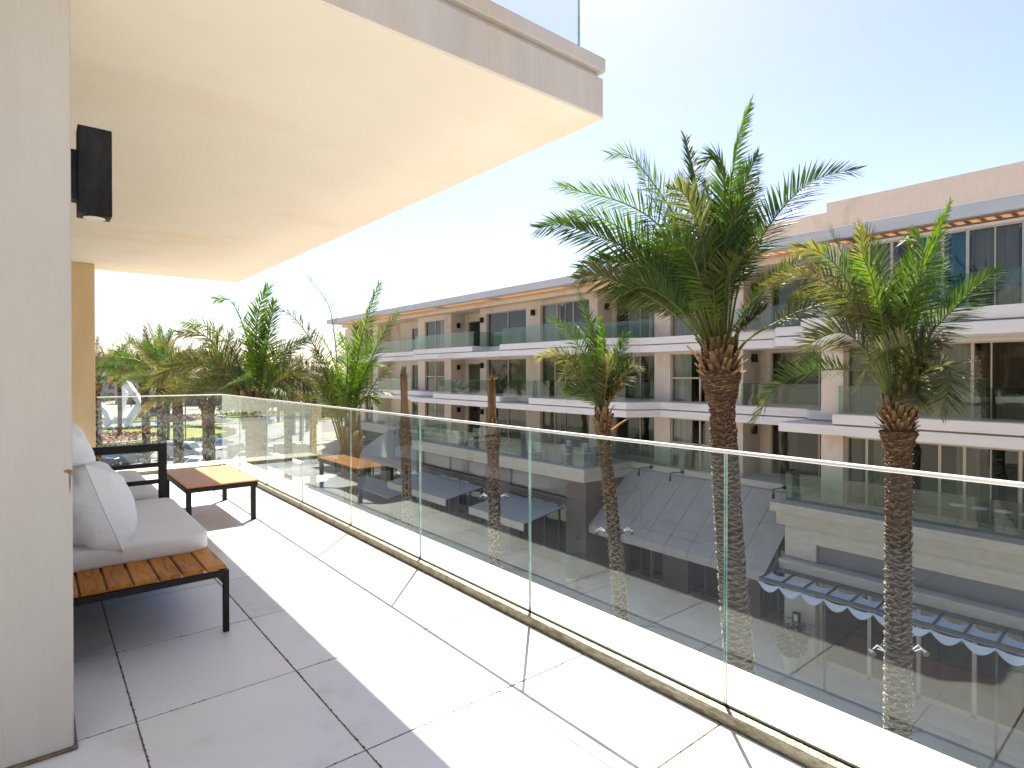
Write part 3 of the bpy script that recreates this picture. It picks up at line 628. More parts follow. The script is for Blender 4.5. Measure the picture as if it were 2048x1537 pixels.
LV = {3: (3.40, 6.42), 2: (-0.10, 2.60), 1: (-3.60, -0.90)}
def wall(x0, x1, y0, y1, z0, z1, m='stone', nm='wall_panel'): return S(bx(nm, ob, x0, x1, y0, y1, z0, z1, m))
def wavy(parent, x, y0, y1, z0, z1, m, amp=0.05, per=0.16):
    b = MB(); n = max(4, int((y1-y0)/0.045)); ph = random.uniform(0, 6)
    fn = lambda i, j: (x+amp*math.sin(2*math.pi*(y0+(y1-y0)*j/n)/per+ph+0.6*math.sin(3*j/n*6))*(1 if i == 0 else 0.75), y0+(y1-y0)*j/n, z1 if i == 0 else z0)
    b.grid(fn, 2, n+1, m); return b.obj('curtain', parent, smooth=True)
def glazing(x, y0, y1, z0, z1, mull=(), transom=None, curt=(), fr='frame', fw=0.055, thin=()):
    """window with frame, panes and curtains; faces -x"""
    b = MB(); d = 0.09
    b.box(x-0.03, x+d, y0, y0+fw, z0, z1, fr); b.box(x-0.03, x+d, y1-fw, y1, z0, z1, fr)
    b.box(x-0.03, x+d, y0+fw, y1-fw, z1-fw, z1, fr); b.box(x-0.03, x+d, y0+fw, y1-fw, z0, z0+fw, fr)
    edges = [y0+fw]
    for m_ in sorted(list(mull)+list(thin)):
        h = 0.045 if m_ in mull else 0.018
        b.box(x-0.02, x+d-0.01, m_-h, m_+h, z0+fw, z1-fw, fr); edges += [m_-h, m_+h]
    edges.append(y1-fw)
    f = S(b.obj('window', ob))
    for k in range(0, len(edges), 2):
        zs = [(z0+fw, z1-fw)] if transom is None else [(z0+fw, transom-0.04), (transom+0.04, z1-fw)]
        if transom is not None and k == 0:
            t = bx('transom', f, x-0.02, x+d-0.01, y0+fw, y1-fw, transom-0.04, transom+0.04, fr)
        for a, c in zs:
            p = pane('pane', f, x+0.03, x+0.042, edges[k]+0.001, edges[k+1]-0.001, a, c, 'wglass', fr)
    for (a, c, m_) in curt: wavy(f, x+0.28, y0+(y1-y0)*a, y0+(y1-y0)*c, z0+0.03, z1-0.03, m_)
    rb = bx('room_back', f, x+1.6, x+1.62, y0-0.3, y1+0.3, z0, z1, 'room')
    return f
# bays: (y0,y1) of openings at wall plane 26.8
for lv, (zf, zc) in LV.items():
    zt = zf+2.62 if lv != 3 else 6.03
    zh = {3: 6.02, 2: 2.52, 1: -0.98}[lv]
    # far window
    wall(26.8, 27.3, 57.0, 61.2, zf, zc); glazing(26.95, 55.05, 57.0, zf+0.0, zh, mull=(56.0,), curt=((0.0, 0.45, 'cur_taupe'), (0.5, 1, 'cur_brown')))
    wall(26.8, 27.3, 55.05, 57.0, zh, zc, nm='lintel')
    wall(26.8, 28.6, 53.95, 55.05, zf, zc)          # pier with deep return
    # recess R4
    wall(28.2, 28.6, 49.6, 53.95, zf, zc); glazing(28.3, 47.2, 49.6, zf, zh-0.25, mull=(48.4,), curt=((0, 1, 'cur_brown'),)); wall(28.2, 28.6, 47.2, 49.6, zh-0.25, zc, nm='lintel'); wall(28.2, 28.6, 46.03, 47.2, zf, zc)
    wall(26.8, 28.19, 44.85, 46.03, zf, zc)
    # window W3
    if lv == 3: glazing(26.95, 41.64, 44.85, zf, zh, mull=(43.3,), curt=((0.0, 0.42, 'cur_white'), (0.5, 1, 'cur_brown')))
    else: glazing(26.95, 41.64, 44.85, zf, zh, mull=(43.2,), transom=zf+1.28, curt=((0.45, 1, 'cur_green'), (0, 0.4, 'cur_brown')))
    wall(26.8, 27.3, 41.64, 44.85, zh, zc, nm='lintel')
    wall(26.8, 28.6, 40.65, 41.64, zf, zc)
    # recess R3 with door
    wall(28.2, 28.6, 40.2, 40.65, zf, zc); glazing(28.3, 38.0, 40.2, zf, zh-0.25, curt=((0, 1, 'cur_brown' if lv != 2 else 'cur_green'),)); wall(28.2, 28.6, 38.0, 40.2, zh-0.25, zc, nm='lintel'); wall(28.2, 28.6, 36.57, 38.0, zf, zc)
    wall(26.8, 28.19, 35.75, 36.57, zf, zc)
    # G3
    glazing(26.98, 31.09, 35.75, zf, zh, mull=(33.3,), curt=((0.52, 1.0, 'cur_brown'), (0.0, 0.48, 'cur_green' if lv == 2 else ('cur_brown' if lv == 3 else 'cur_taupe'))))
    wall(26.8, 27.3, 31.09, 35.75, zh, zc, nm='lintel')
    wall(26.8, 27.6, 29.6, 31.09, zf, zc)
    # G2
    glazing(26.98, 25.06, 29.6, zf, zh+0.1, mull=(28.1, 26.6) if lv == 3 else (28.3,), thin=(27.3,), curt=((0.66, 0.97, 'cur_white' if lv == 3 else 'cur_green'), (0, 0.6, 'cur_brown')))
    wall(26.8, 27.3, 25.06, 29.6, zh+0.1, zc, nm='lintel')
    wall(26.8, 28.6, 24.35, 25.06, zf, zc)
    # recess R2
    glazing(28.25, 20.1, 24.1, zf, zh, mull=(22.2,), curt=((0.0, 0.42, 'cur_white' if lv == 3 else 'cur_green'), (0.55, 1.0, 'cur_brown')))
    wall(28.15, 28.6, 20.1, 24.1, zh, zc, nm='lintel'); wall(28.15, 28.6, 24.1, 24.35, zf, zc)
    wall(26.8, 28.14, 19.05, 20.1, zf, zc)
    # W1
    if lv == 3: glazing(26.95, 16.2, 19.05, zf, zh, mull=(17.6,), curt=((0, 1, 'cur_white'),))
    else: glazing(26.95, 16.2, 19.05, zf, zh, mull=(17.3,), transom=zf+1.30, curt=((0.62, 1.0, 'cur_white'), (0.05, 0.35, 'cur_white')))
    wall(26.8, 27.3, 16.2, 19.05, zh, zc, nm='lintel')
    wall(26.8, 28.9, 14.83, 16.2, zf, zc)
    # recess R1
    wall(28.5, 28.9, 14.3, 14.83, zf, zc); glazing(28.6, 10.3, 14.3, zf, zh, mull=(12.0,), curt=((0.7, 1, 'cur_taupe' if lv == 3 else 'cur_brown'),)); wall(28.5, 28.9, 10.3, 14.3, zh, zc, nm='lintel')
    # pier P1 forward, then near glazing
    wall(24.0, 29.0, 9.2, 10.0, zf, zc)
    ht = {3: zf+2.92, 2: zf+2.62, 1: -1.0}[lv]
    if lv == 3: glazing(24.4, -7, 9.2, zf, ht, mull=(7.7, 6.15, 5.45, 4.0, 2.5, 0.5, -2, -5), thin=(4.72,), curt=((0.805, 0.86, 'cur_blue'), (0.90, 1.0, 'cur_taupe'), (0.69, 0.765, 'cur_taupe'), (0.77, 0.80, 'cur_blue'), (0.5, 0.675, 'cur_blue')))
    elif lv == 2: glazing(24.4, -7, 9.2, zf, ht, mull=(7.7, 6.15, 5.3, 2.5, 0.5, -2, -5), thin=(4.8,), curt=((0.86, 1.0, 'cur_green'), (0.765, 0.82, 'cur_green'), (0.3, 0.75, 'cur_brown')))
    else: glazing(24.4, -7, 9.2, zf, ht, mull=(8.5, 7.15, 6.2, 5.5, 4.05, 2.5, 0.5, -2, -5), thin=(4.8,), curt=((0.90, 0.95, 'cur_taupe'), (0.75, 0.79, 'cur_taupe'), (0.66, 0.69, 'cur_taupe')))
    wall(24.3, 25.0, -9, 9.2, ht, zc, nm='lintel')
# terrace floors for level 1
b = MB(); b.box(22.5, 30, -9, 62, -3.598, -3.59, 'paving'); 
b = MB(); b.box(26.31, 31.5, 11.5, 61.2, -4.4, -3.93, 'limestone'); b.box(26.31, 31.5, 11.4, 61.2, GZ, -4.41, 'room') ; S(b.obj('podium', ob))

# balustrades of the opposite building: (x, [y joints]) + returns
def balu(zf, segs, inset=0.0, h=1.08):
    r = None
    b = MB()
    for s in segs:
        if s[0] == 'y': _, x, y0, y1 = s; b.box(x-0.02, x+0.03, y0, y1, zf+0.001, zf+0.03, 'frame')
        else: _, y, x0, x1 = s; b.box(x0, x1, y-0.02, y+0.03, zf+0.0015, zf+0.031, 'frame')
    r = S(b.obj('balustrade', ob))
    for s in segs:
        if s[0] == 'y':
            _, x, y0, y1 = s; n = max(1, round((y1-y0)/2.1))
            for k in range(n): pane('glass_panel', r, x, x+0.012, y0+(y1-y0)*k/n+0.006, y0+(y1-y0)*(k+1)/n-0.006, zf+0.03, zf+h, 'bglass', 'glass_edge')
        else:
            _, y, x0, x1 = s; pane('glass_panel', r, x0+0.01, x1-0.01, y, y+0.012, zf+0.03, zf+h, 'bglass', 'glass_edge')
balu(3.40, [('y', 26.1, 44.3, 53.8)]); balu(3.40, [('y', 24.45, 34.2, 42.4), ('x', 34.18, 24.46, 26.3), ('y', 26.3, 31.05, 34.18)])
balu(3.40, [('y', 24.45, 21.9, 30.8), ('x', 30.82, 24.46, 26.3)]); balu(3.40, [('y', 26.55, 20.1, 24.2)]); balu(3.40, [('y', 25.5, 10.1, 14.7)]); balu(3.40, [('y', 21.8, -8.5, 9.4), ('x', 9.42, 21.81, 24.2)])
balu(-0.10, [('y', 26.1, 46.0, 53.8)]); balu(-0.10, [('y', 24.45, 27.75, 38.9), ('x', 27.73, 24.46, 26.7)]); balu(-0.10, [('y', 24.48, 20.3, 27.3), ('x', 20.28, 24.49, 26.7)])
balu(-0.10, [('y', 26.4, 10.1, 14.7)]); balu(-0.10, [('x', 9.3, 23.86, 25.4), ('y', 23.85, -8.5, 9.28)])
balu(-3.60, [('y', 22.55, 21.5, 38.8), ('x', 21.45, 22.56, 26.2), ('x', 38.82, 22.56, 26.2)]); balu(-3.60, [('y', 26.45, 14.9, 24.2)], h=1.0); balu(-3.6, [('y', 26.45, 41, 53.8)]); balu(-3.60, [('y', 23.05, -8.5, 10.9), ('x', 10.92, 23.06, 26.4)], h=1.12)
# roof-top balustrade
rb_ = S(bx('balustrade', ob, 24.58, 24.63, 24.4, 60.5, 7.181, 7.20, 'frame'))
for k in range(17): pane('glass_panel', rb_, 24.6, 24.612, 24.4+2.125*k+0.006, 24.4+2.125*(k+1)-0.006, 7.20, 8.0, 'rglass', 'redge')

# -------- shop block
b = MB(); b.box(22.5, 26.2, 21.25, 22.75, GZ, -4.321, 'shopstone'); b.box(22.5, 26.2, 27.6, 30.1, GZ, -4.321, 'shopstone'); b.box(22.5, 26.2, 37.95, 38.9, GZ, -4.321, 'shopstone')
S(b.obj('shop_pier', ob))
b = MB(); b.box(22.5, 23.0, 22.76, 27.59, -5.82, -5.47, 'shopstone'); b.box(22.5, 23.0, 30.11, 37.94, -5.82, -5.47, 'shopstone')
b.box(22.36, 22.6, 22.7, 27.65, -5.47, -5.36, 'shopstone'); b.box(22.36, 22.6, 30.05, 38.0, -5.47, -5.36, 'shopstone'); S(b.obj('shop_lintel', ob))
for y0, y1 in ((22.78, 27.58), (30.12, 34.3), (34.5, 37.93)): S(bx('clerestory_window', ob, 22.62, 22.7, y0, y1, -5.34, -4.33, 'clere'))
S(bx('shop_pier', ob, 22.55, 22.8, 34.31, 34.49, -5.36, -4.33, 'shopstone'))
def shopfront(x, ys, z1, fr='darkframe', side=None):
    b = MB()
    for y in ys: b.box(x-0.05, x+0.06, y-0.06, y+0.06, GZ, z1, fr)
    b.box(x-0.05, x+0.06, ys[0]+0.06, ys[-1]-0.06, z1-0.12, z1, fr); b.box(x-0.05, x+0.06, ys[0]+0.06, ys[-1]-0.06, GZ, GZ+0.15, fr)
    f = S(b.obj('shop_window', ob))
    for a, c in zip(ys[:-1], ys[1:]): pane('pane', f, x, x+0.012, a+0.062, c-0.062, GZ+0.15, z1-0.12, 'wglass', fr)
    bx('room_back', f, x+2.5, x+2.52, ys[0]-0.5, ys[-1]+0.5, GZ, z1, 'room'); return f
shopfront(23.2, [22.8, 24.0, 25.2, 26.4, 27.55], -5.9); shopfront(23.2, [30.15, 31.5, 32.8, 34.1, 35.4, 36.7, 37.9], -5.9)
b = MB()
for y0, y1 in ((13.0, 14.4), (16.7, 18.2), (20.6, 21.2)): b.box(25.0, 26.2, y0, y1, GZ, -5.15, 'shopstone')
S(b.obj('shop_pier', ob)); shopfront(25.3, [11.5, 12.3, 13.0], -6.2); shopfront(25.3, [14.4, 15.1, 15.9, 16.7], -6.2); shopfront(25.3, [18.2, 19.0, 19.8, 20.6], -6.2)
b = MB()
for y in (18.22, 19.03): b.box(25.16, 25.2, y, y+0.07, GZ+0.1, -6.6, 'orange')
for y in (16.0,): b.box(25.16, 25.2, y-0.2, y+0.5, -7.0, -6.93, 'orange')
b.box(25.16, 25.2, 18.3, 19.0, GZ+0.08, GZ+0.15, 'orange'); S(b.obj('door_trim', ob))
# far shops
b = MB()
for k in range(5): b.box(25.0, 26.2, 39.6+4.6*k, 40.6+4.6*k, GZ, -5.15, 'shopstone')
S(b.obj('shop_pier', ob)); shopfront(25.4, [40.7+2.3*k for k in range(10)], -6.0)

# -------- restaurant front
b = MB(); b.box(22.72, 26.2, 9.65, 10.82, GZ, -5.71, 'limestone'); b.box(22.70, 26.2, 9.63, 10.80, -5.68, -4.445, 'limestone')
o = S(b.obj('stone_pier', ob)); bevel(o, 0.01)
b = MB(); 
for z in (-6.9, -8.1): b.box(22.715, 22.719, 9.64, 10.83, z, z+0.03, 'shopstone')
S(b.obj('stone_joint', ob))
S(bx('fascia_panel', ob, 22.85, 23.0, -9, 9.62, -5.70, -5.005, 'slate'))
b = MB(); b.box(22.30, 23.2, -9, 10.86, -6.13, -5.72, 'limestone'); o = S(b.obj('canopy_ledge', ob)); bevel(o, 0.015)
shopfront(23.0, [-8, -6, -4, -2, 0, 2, 3.4, 4.9, 6.4, 7.9, 9.55], -6.2, 'frame')
b = MB(); b.box(26.21, 31.5, -9, 11.4, GZ, -4.5, 'room'); S(b.obj('core', ob))
b = MB(); b.box(22.9, 26.2, 9.66, 11.0, GZ-0.01, GZ+0.0, 'shopstone')
# interior glow-less furniture line
b = MB(); b.box(24.0, 24.6, 3.0, 9.0, GZ, GZ+1.0, 'orange'); b.box(24.0, 24.5, 3.0, 9.0, -7.6, -7.5, 'frame'); S(b.obj('bar_counter', ob))

# -------- canvas awnings (things)
def awning(label, y0, y1, xb, zb, xf, zf_, drop, nseam, end=True):
    t = empty('awning', (xb, (y0+y1)/2, zb)); tag(t, label, 'awning', 'grey canvas awnings over the shops')
    b = MB(); n = nseam; th = 0.03
    for k in range(n):
        a, c = y0+(y1-y0)*k/n+0.012, y0+(y1-y0)*(k+1)/n-0.012
        b2 = MB(); b2.hexa([(xf, a, zf_-th), (xb, a, zb-th), (xb, c, zb-th), (xf, c, zf_-th), (xf, a, zf_), (xb, a, zb), (xb, c, zb), (xf, c, zf_)][0:8], 'awning')
        b2.box(xf-0.02, xf, a, c, zf_-drop, zf_, 'awning'); rel(b2.obj('canvas_panel', t), t)
    for y in (y0, y1):
        s = 0.012; b = MB(); b.add([(xf, y, zf_-drop), (xb, y, zb-0.5 if drop < 0.5 else zb), (xb, y, zb), (xf, y, zf_)], [(0, 1, 2, 3)], 'awning_end')
    b = MB()
    for k in range(n+1):
        y = y0+(y1-y0)*k/n; b.tube([(xf+0.02, y, zf_-0.05), (xb, y, zb-0.05)], 0.02, 6, 'darkframe')
    b.tube([(xf+0.01, y0, zf_-0.06), (xf+0.01, y1, zf_-0.06)], 0.03, 6, 'darkframe'); rel(b.obj('awning_frame', t), t)
    return t
awning('low grey awning with deep front flap between two slim palm trunks', 30.16, 37.8, 22.36, -5.86, 19.5, -6.30, 0.42, 7)
awning('smaller grey awning with front flap, just left of the brown corner pier', 22.78, 27.7, 22.36, -5.86, 19.5, -6.31, 0.40, 5)
t3 = awning('huge steep grey awning with a faded red rounded emblem', 11.62, 21.35, 26.2, -3.95, 22.75, -6.62, 0.38, 8)
# emblem: two joined rounded outlines lying on the big awning
b = MB(); nrm = Vector((-(3.95-6.62), 0, -(22.75-26.2))).normalized()
def onaw(y, s): # s 0 top .. 1 front edge
    return Vector((26.2+(22.75-26.2)*s, y, -3.95+(-6.62+3.95)*s))+Vector((-0.61, 0, 0.79))*0.012
def rrect(y0, y1, s0, s1, r, gap=None):
    pts = []
    for cy, cs, a0 in ((y1-r, s1-r*0.28, 0), (y0+r, s1-r*0.28, 90), (y0+r, s0+r*0.28, 180), (y1-r, s0+r*0.28, 270)):
        for k in range(7):
            a = R(a0+90*k/6); pts.append((cy+r*math.cos(a), cs+0.28*r*math.sin(a)))
    return pts+[pts[0]]
for ri, P in enumerate((rrect(17.7, 19.3, 0.42, 0.74, 0.5), rrect(14.6, 17.4, 0.42, 0.74, 0.5), [(15.2, 0.42), (14.6, 0.5), (14.4, 0.78), (12.9, 0.8)])):
    for (a, s_), (c, s2_) in zip(P[:-1], P[1:]):
        d = Vector((c-a, (s2_-s_)*4.36)); 
        if d.length < 1e-5: continue
        n_ = Vector((-d.y, d.x)).normalized()*0.045
        q = [onaw(a+n_.x, s_+n_.y/4.36), onaw(a-n_.x, s_-n_.y/4.36), onaw(c-n_.x, s2_-n_.y/4.36), onaw(c+n_.x, s2_+n_.y/4.36)]
        b.add(q, [(0, 1, 2, 3)], 'emblem')
rel(b.obj('emblem', t3), t3)
awning('far steep grey awning rising to the terrace edge, behind the leftmost slim palm', 39.3, 50.5, 26.2, -3.95, 22.75, -6.0, 0.3, 7)
awning('farthest grey awning low over the shops beyond the street palms', 52.5, 59.5, 24.8, -5.6, 22.0, -6.3, 0.35, 6)
awning('narrow far low awning beside the teal bin', 39.6, 48.2, 22.7, -7.6, 20.6, -7.9, 0.1, 5)
# spot arms over the big awnings
def spotarm(y, lab, x=26.25, z=-3.72):
    t = empty('spotlight_arm', (x, y, z)); tag(t, lab, 'spotlight', 'black spotlight arms over the awnings')
    b = MB(); b.tube([(0.06, 0, 0), (-0.03, 0, 0)], 0.10, 12, 'blackmetal'); b.obj('wall_rose', t)
    b = MB(); b.tube([(-0.03, 0, 0), (-0.95, 0.02, 0.05), (-1.0, 0.02, -0.02), (-1.02, 0.02, -0.14)], 0.026, 7, 'blackmetal'); b.obj('arm', t)
    b = MB(); b.tube([(-1.02, 0.02, -0.12), (-1.03, 0.02, -0.36)], [0.04, 0.065], 9, 'blackmetal'); b.obj('lamp_head', t)
for y, l in ((19.9, 'first black spotlight arm from the left above the big awning'), (17.9, 'second black spotlight arm above the big awning'), (15.4, 'black spotlight arm above the big awning left of the thick palm trunk'), (12.5, 'rightmost black spotlight arm, near the end of the green terrace glass'), (42.5, 'far black spotlight arm beside the leftmost slim palm trunk'), (47.5, 'farthest black spotlight arm over the far awning')): spotarm(y, l)

# -------- sconces on the facade
def sconce(x, y, z, lab, dirn):
    t = empty('wall_lamp', (x, y, z)); tag(t, lab, 'wall lamp', 'black box wall lamps on the opposite facade')
    b = MB(); dx, dy = dirn
    b.box(min(0, dx*0.06)-0.04*abs(dy), max(0, dx*0.06)+0.04*abs(dy), min(0, dy*0.06)-0.04*abs(dx), max(0, dy*0.06)+0.04*abs(dx), -0.08, 0.08, 'blackmetal'); b.obj('mounting_plate', t)
    b = MB(); b.box(dx*0.17-0.11, dx*0.17+0.11, dy*0.17-0.11, dy*0.17+0.11, -0.2, 0.2, 'blackmetal', None, 0.01); b.obj('lamp_body', t)
nmf = {3: 'top', 2: 'middle', 1: 'lowest'}
for lv, dz in ((3, 5.45), (2, 1.95), (1, -1.6)):
    f = nmf[lv]
    sconce(27.45, 40.65, dz, f'black box lamp on the {f} balcony storey beside the two-leaf window', (0, -1))
    sconce(26.8, 36.15, dz+0.1, f'black box lamp on the slim pier at the {f} balcony storey', (-1, 0))
    if lv == 3: sconce(26.8, 30.2, dz+0.2, 'black box lamp between the two wide glazed doors of the top storey', (-1, 0))
    sconce(27.5, 24.35, dz+0.15, f'black box lamp on the {f} storey return wall right of the small palm', (0, -1))
    sconce(27.6, 14.83, dz+0.25, f'black box lamp on the {f} storey return wall between the two large palms', (0, -1))
sconce(26.8, 58.0, 5.5, 'farthest black box lamp at the left end of the top storey', (-1, 0))
# restaurant lantern
t = empty('lantern', (22.72, 10.32, -8.15)); tag(t, 'tall black wall lantern with pale glass on the cream restaurant pier', 'wall lamp')
b = MB(); b.box(-0.02, 0.0, -0.12, 0.12, -0.4, 0.4, 'blackmetal'); b.box(-0.16, -0.02, -0.11, 0.11, -0.40, -0.34, 'blackmetal'); b.box(-0.16, -0.02, -0.11, 0.11, 0.34, 0.40, 'blackmetal')
for y in (-0.11, 0.085): b.box(-0.16, -0.135, y, y+0.025, -0.34, 0.34, 'blackmetal'); b.box(-0.045, -0.02, y, y+0.025, -0.34, 0.34, 'blackmetal')
b.obj('lantern_frame', t); b = MB(); b.box(-0.125, -0.05, -0.075, 0.075, -0.335, 0.335, 'lens'); b.obj('lantern_glass', t)

# -------- steel pergola with sailcloth
pg = empty('shade_pergola', (21.9, 5, -6.2)); tag(pg, 'dark steel pergola with scalloped blue white sailcloth over the restaurant front', 'pergola')
PY = [10.97-0.775*k*1.0 for k in range(24)]
b = MB(); b.box(21.06, 21.16, PY[-1], 11.0, -6.36, -6.20, 'darkframe'); b.box(22.2, 22.29, PY[-1], 11.0, -6.22, -6.08, 'darkframe'); o = rel(b.obj('main_beam', pg), pg)
for k, y in enumerate(PY):
    rel(one('rafter', pg, lambda b: b.hexa([(21.16, y-0.025, -6.28), (22.2, y-0.025, -6.18), (22.2, y+0.025, -6.18), (21.16, y+0.025, -6.28), (21.16, y-0.025, -6.22), (22.2, y-0.025, -6.12), (22.2, y+0.025, -6.12), (21.16, y+0.025, -6.22)], 'darkframe')), pg)
for y in PY[0::3][1:6]:
    rel(one('post', pg, lambda b: b.box(21.08, 21.14, y-0.03, y+0.03, GZ, -6.361, 'darkframe')), pg)
for y in (10.9,): rel(one('bracket', pg, lambda b: b.hexa([(22.3, y-0.05, -6.1), (22.31, y-0.05, -6.1), (22.31, y+0.05, -6.1), (22.3, y+0.05, -6.1), (21.9, y-0.05, -6.1), (22.33, y-0.05, -5.75), (22.33, y+0.05, -5.75), (21.9, y+0.05, -6.1)], 'darkframe')), pg)
for k in range(len(PY)-1):
    ya, yb = PY[k], PY[k+1]
    def fn(i, j):
        s = j/10; u = i/8; sag = 0.20*(1-(2*s-1)**2)
        y = ya+(yb-ya)*s
        # scalloped back edge and hanging front
        x = 22.02-(0.30*(1-(2*s-1)**2))*(1-u)-u*0.92 if True else 0
        x = (22.12-0.42*(1-(2*s-1)**2)**0.8)*(1-u)+21.02*u
        return (x, y, -6.19-0.10*u-sag*0.12)
    b = MB(); b.grid(fn, 9, 11, 'canvas')
    def fn2(i, j):
        s = j/10; sag = 0.22*(1-(2*s-1)**2)
        return (21.02-0.02*i, ya+(yb-ya)*s, -6.33-0.07*(1-(2*s-1)**2)-(sag+0.03)*i/3)
    b.grid(fn2, 4, 11, 'canvas'); rel(b.obj('sailcloth', pg, smooth=True), pg)
    if k < 14: rel(one('cloth_clip', pg, lambda b: b.tube([(20.99, ya, -6.38), (21.03, ya, -6.40)], 0.025, 6, 'whitesteel')), pg)

# -------- terrace furniture on level 1 (seen through the glass)
def tchair(loc, rz, lab):
    t = empty('terrace_chair', loc, rz); tag(t, lab, 'chair', 'striped chairs on the opposite terrace')
    b = MB(); b.box(-0.24, 0.24, -0.24, 0.24, 0.42, 0.48, 'cur_white', None, 0.015); b.obj('seat', t)
    for k in range(4):
        z = 0.55+0.12*k; o = MB(); o.hexa([(-0.23, 0.22+0.02*k, z), (0.23, 0.22+0.02*k, z), (0.23, 0.25+0.02*k, z), (-0.23, 0.25+0.02*k, z), (-0.23, 0.235+0.02*k, z+0.075), (0.23, 0.235+0.02*k, z+0.075), (0.23, 0.265+0.02*k, z+0.075), (-0.23, 0.265+0.02*k, z+0.075)], 'cur_white'); o.obj('back_slat', t)
    for x in (-0.23, 0.20): 
        b = MB(); b.box(x, x+0.03, 0.20, 0.23, 0.42, 1.0, 'darkframe'); b.obj('back_post', t)
    for x in (-0.22, 0.19):
        for y in (-0.22, 0.19): b = MB(); b.box(x, x+0.03, y, y+0.03, 0, 0.42, 'darkframe'); b.obj('leg', t)
    return t
def ttable(loc, lab, w=1.4, d=0.8):
    t = empty('terrace_table', loc); tag(t, lab, 'table', 'tables on the opposite terrace')
    b = MB(); b.box(-d/2, d/2, -w/2, w/2, 0.71, 0.75, 'shopstone'); b.obj('table_top', t)
    for x in (-d/2+0.05, d/2-0.09):
        for y in (-w/2+0.05, w/2-0.09): b = MB(); b.box(x, x+0.04, y, y+0.04, 0, 0.71, 'darkframe'); b.obj('leg', t)
tz = -3.60
ttable((24.3, 34.6, tz), 'dark table among striped chairs on the terrace behind the left slim palm')
ttable((23.9, 24.8, tz), 'dark table on the terrace corner above the brown shop pier')
for x, y, rz, l in ((23.4, 35.4, 90, 'striped chair on the terrace, farthest of the left group'), (23.4, 34.4, 95, 'striped chair in the middle of the left terrace group'), (23.5, 33.3, 80, 'striped chair at the near end of the left terrace group'), (25.1, 34.6, -90, 'striped chair on the inner side of the left terrace table'),
    (23.2, 25.6, 100, 'striped chair at the far side of the corner terrace table'), (23.5, 23.6, 20, 'striped chair in the terrace corner turned to the camera'), (24.6, 23.2, -20, 'striped chair nearest the terrace corner return'), (24.7, 25.0, -90, 'striped chair on the inner side of the corner table')):
    tchair((x, y, tz), R(rz), l)
for k, y in enumerate((5.6, 5.0, 4.4, 3.8)):
    t = empty('table_lamp', (24.0, y, tz)); tag(t, ['leftmost', 'second', 'third', 'rightmost'][k]+' round white stool top behind the green terrace glass', 'stool', 'white stools on the right terrace')
    b = MB(); n = 20; b.prism([(0.22*math.cos(2*math.pi*i/n), 0.22*math.sin(2*math.pi*i/n)) for i in range(n)], 0.60, 0.64, 'whitesteel'); b.obj('seat', t)
    b = MB(); b.tube([(0, 0, 0), (0, 0, 0.6)], 0.03, 8, 'darkframe'); b.obj('post', t); t.name = 'stool'
# -------- blue menu board and shrub pot
t = empty('sign_board', (21.6, 21.9, -8.4)); tag(t, 'small blue hanging sign with pale stripes beside the brown corner pier', 'sign')
b = MB(); b.box(-0.03, 0.03, -0.32, 0.32, -0.35, 0.35, 'bluesign'); b.obj('board', t)
b = MB()
for z in (0.02, -0.10): b.box(-0.036, -0.031, -0.26, 0.26, z, z+0.05, 'paleprint')
b.obj('print', t); b = MB(); b.tube([(0, 0.5, 0.42), (0, -0.36, 0.42)], 0.02, 6, 'darkframe'); b.tube([(0, 0.5, 0.42), (0, 0.5, -1.1)], 0.025, 6, 'darkframe'); b.obj('post', t)

def leafcloud(b, cx, cy, cz, rx, ry, rz, n, s, cols, m='hedge'):
    for k in range(n):
        while True:
            p = Vector((random.uniform(-1, 1), random.uniform(-1, 1), random.uniform(-1, 1)))
            if 0.25 < p.length < 1: break
        q = 1+0.22*noise.noise(p*2.3+Vector((cx, cy, 0)))
        p = Vector((cx+p.x*rx*q, cy+p.y*ry*q, cz+p.z*rz*q))
        d = Vector((random.gauss(0, 1), random.gauss(0, 1), random.gauss(0, 1))).normalized(); e = d.orthogonal().normalized()*s*0.45; d = d*s*random.uniform(0.6, 1.3)
        c = random.choice(cols); f = random.uniform(0.75, 1.25); c = tuple(x*f for x in c)
        b.add([p-d*0.5, p+e*0.5, p+d*0.5, p-e*0.5], [(0, 1, 2, 3)], m, c)
GREENS = [(0.05, 0.10, 0.02), (0.07, 0.13, 0.03), (0.04, 0.08, 0.02), (0.10, 0.16, 0.04)]
def shrub(name, lab, loc, r, h, n, s, pot=False, cols=GREENS, group=None):
    t = empty(name, loc); tag(t, lab, 'plant', group)
    if pot:
        b = MB(); b.tube([(0, 0, 0), (0, 0, 0.55)], [0.26, 0.34], 16, 'limestone'); b.obj('pot', t)
    b = MB(); z0 = 0.5 if pot else 0.0
    b.tube([(0, 0, z0*0.9), (0.02, 0.03, z0+h*0.5)], [0.05, 0.03], 6, 'shopstone'); b.obj('trunk', t)
    b = MB(); leafcloud(b, 0, 0, z0+h*0.5, r, r, h*0.5, n, s, cols); b.obj('foliage', t, vcol=True)
    return t
shrub('potted_shrub', 'round leafy shrub in a pot before the cream restaurant pier', (21.6, 10.05, GZ), 0.62, 1.35, 1500, 0.11, True)
shrub('potted_shrub', 'small potted shrub half hidden under the blue sign', (21.2, 21.0, GZ), 0.4, 0.8, 500, 0.1, True)
t = empty('litter_bin', (20.6, 39.2, GZ)); tag(t, 'teal cylindrical litter bin on the street by the far awning', 'bin')
b = MB(); b.tube([(0, 0, 0), (0, 0, 1.0)], 0.33, 16, 'teal'); b.obj('body', t); b = MB(); b.tube([(0, 0, 1.001), (0, 0, 1.1)], [0.36, 0.3], 16, 'darkframe'); b.obj('lid', t)

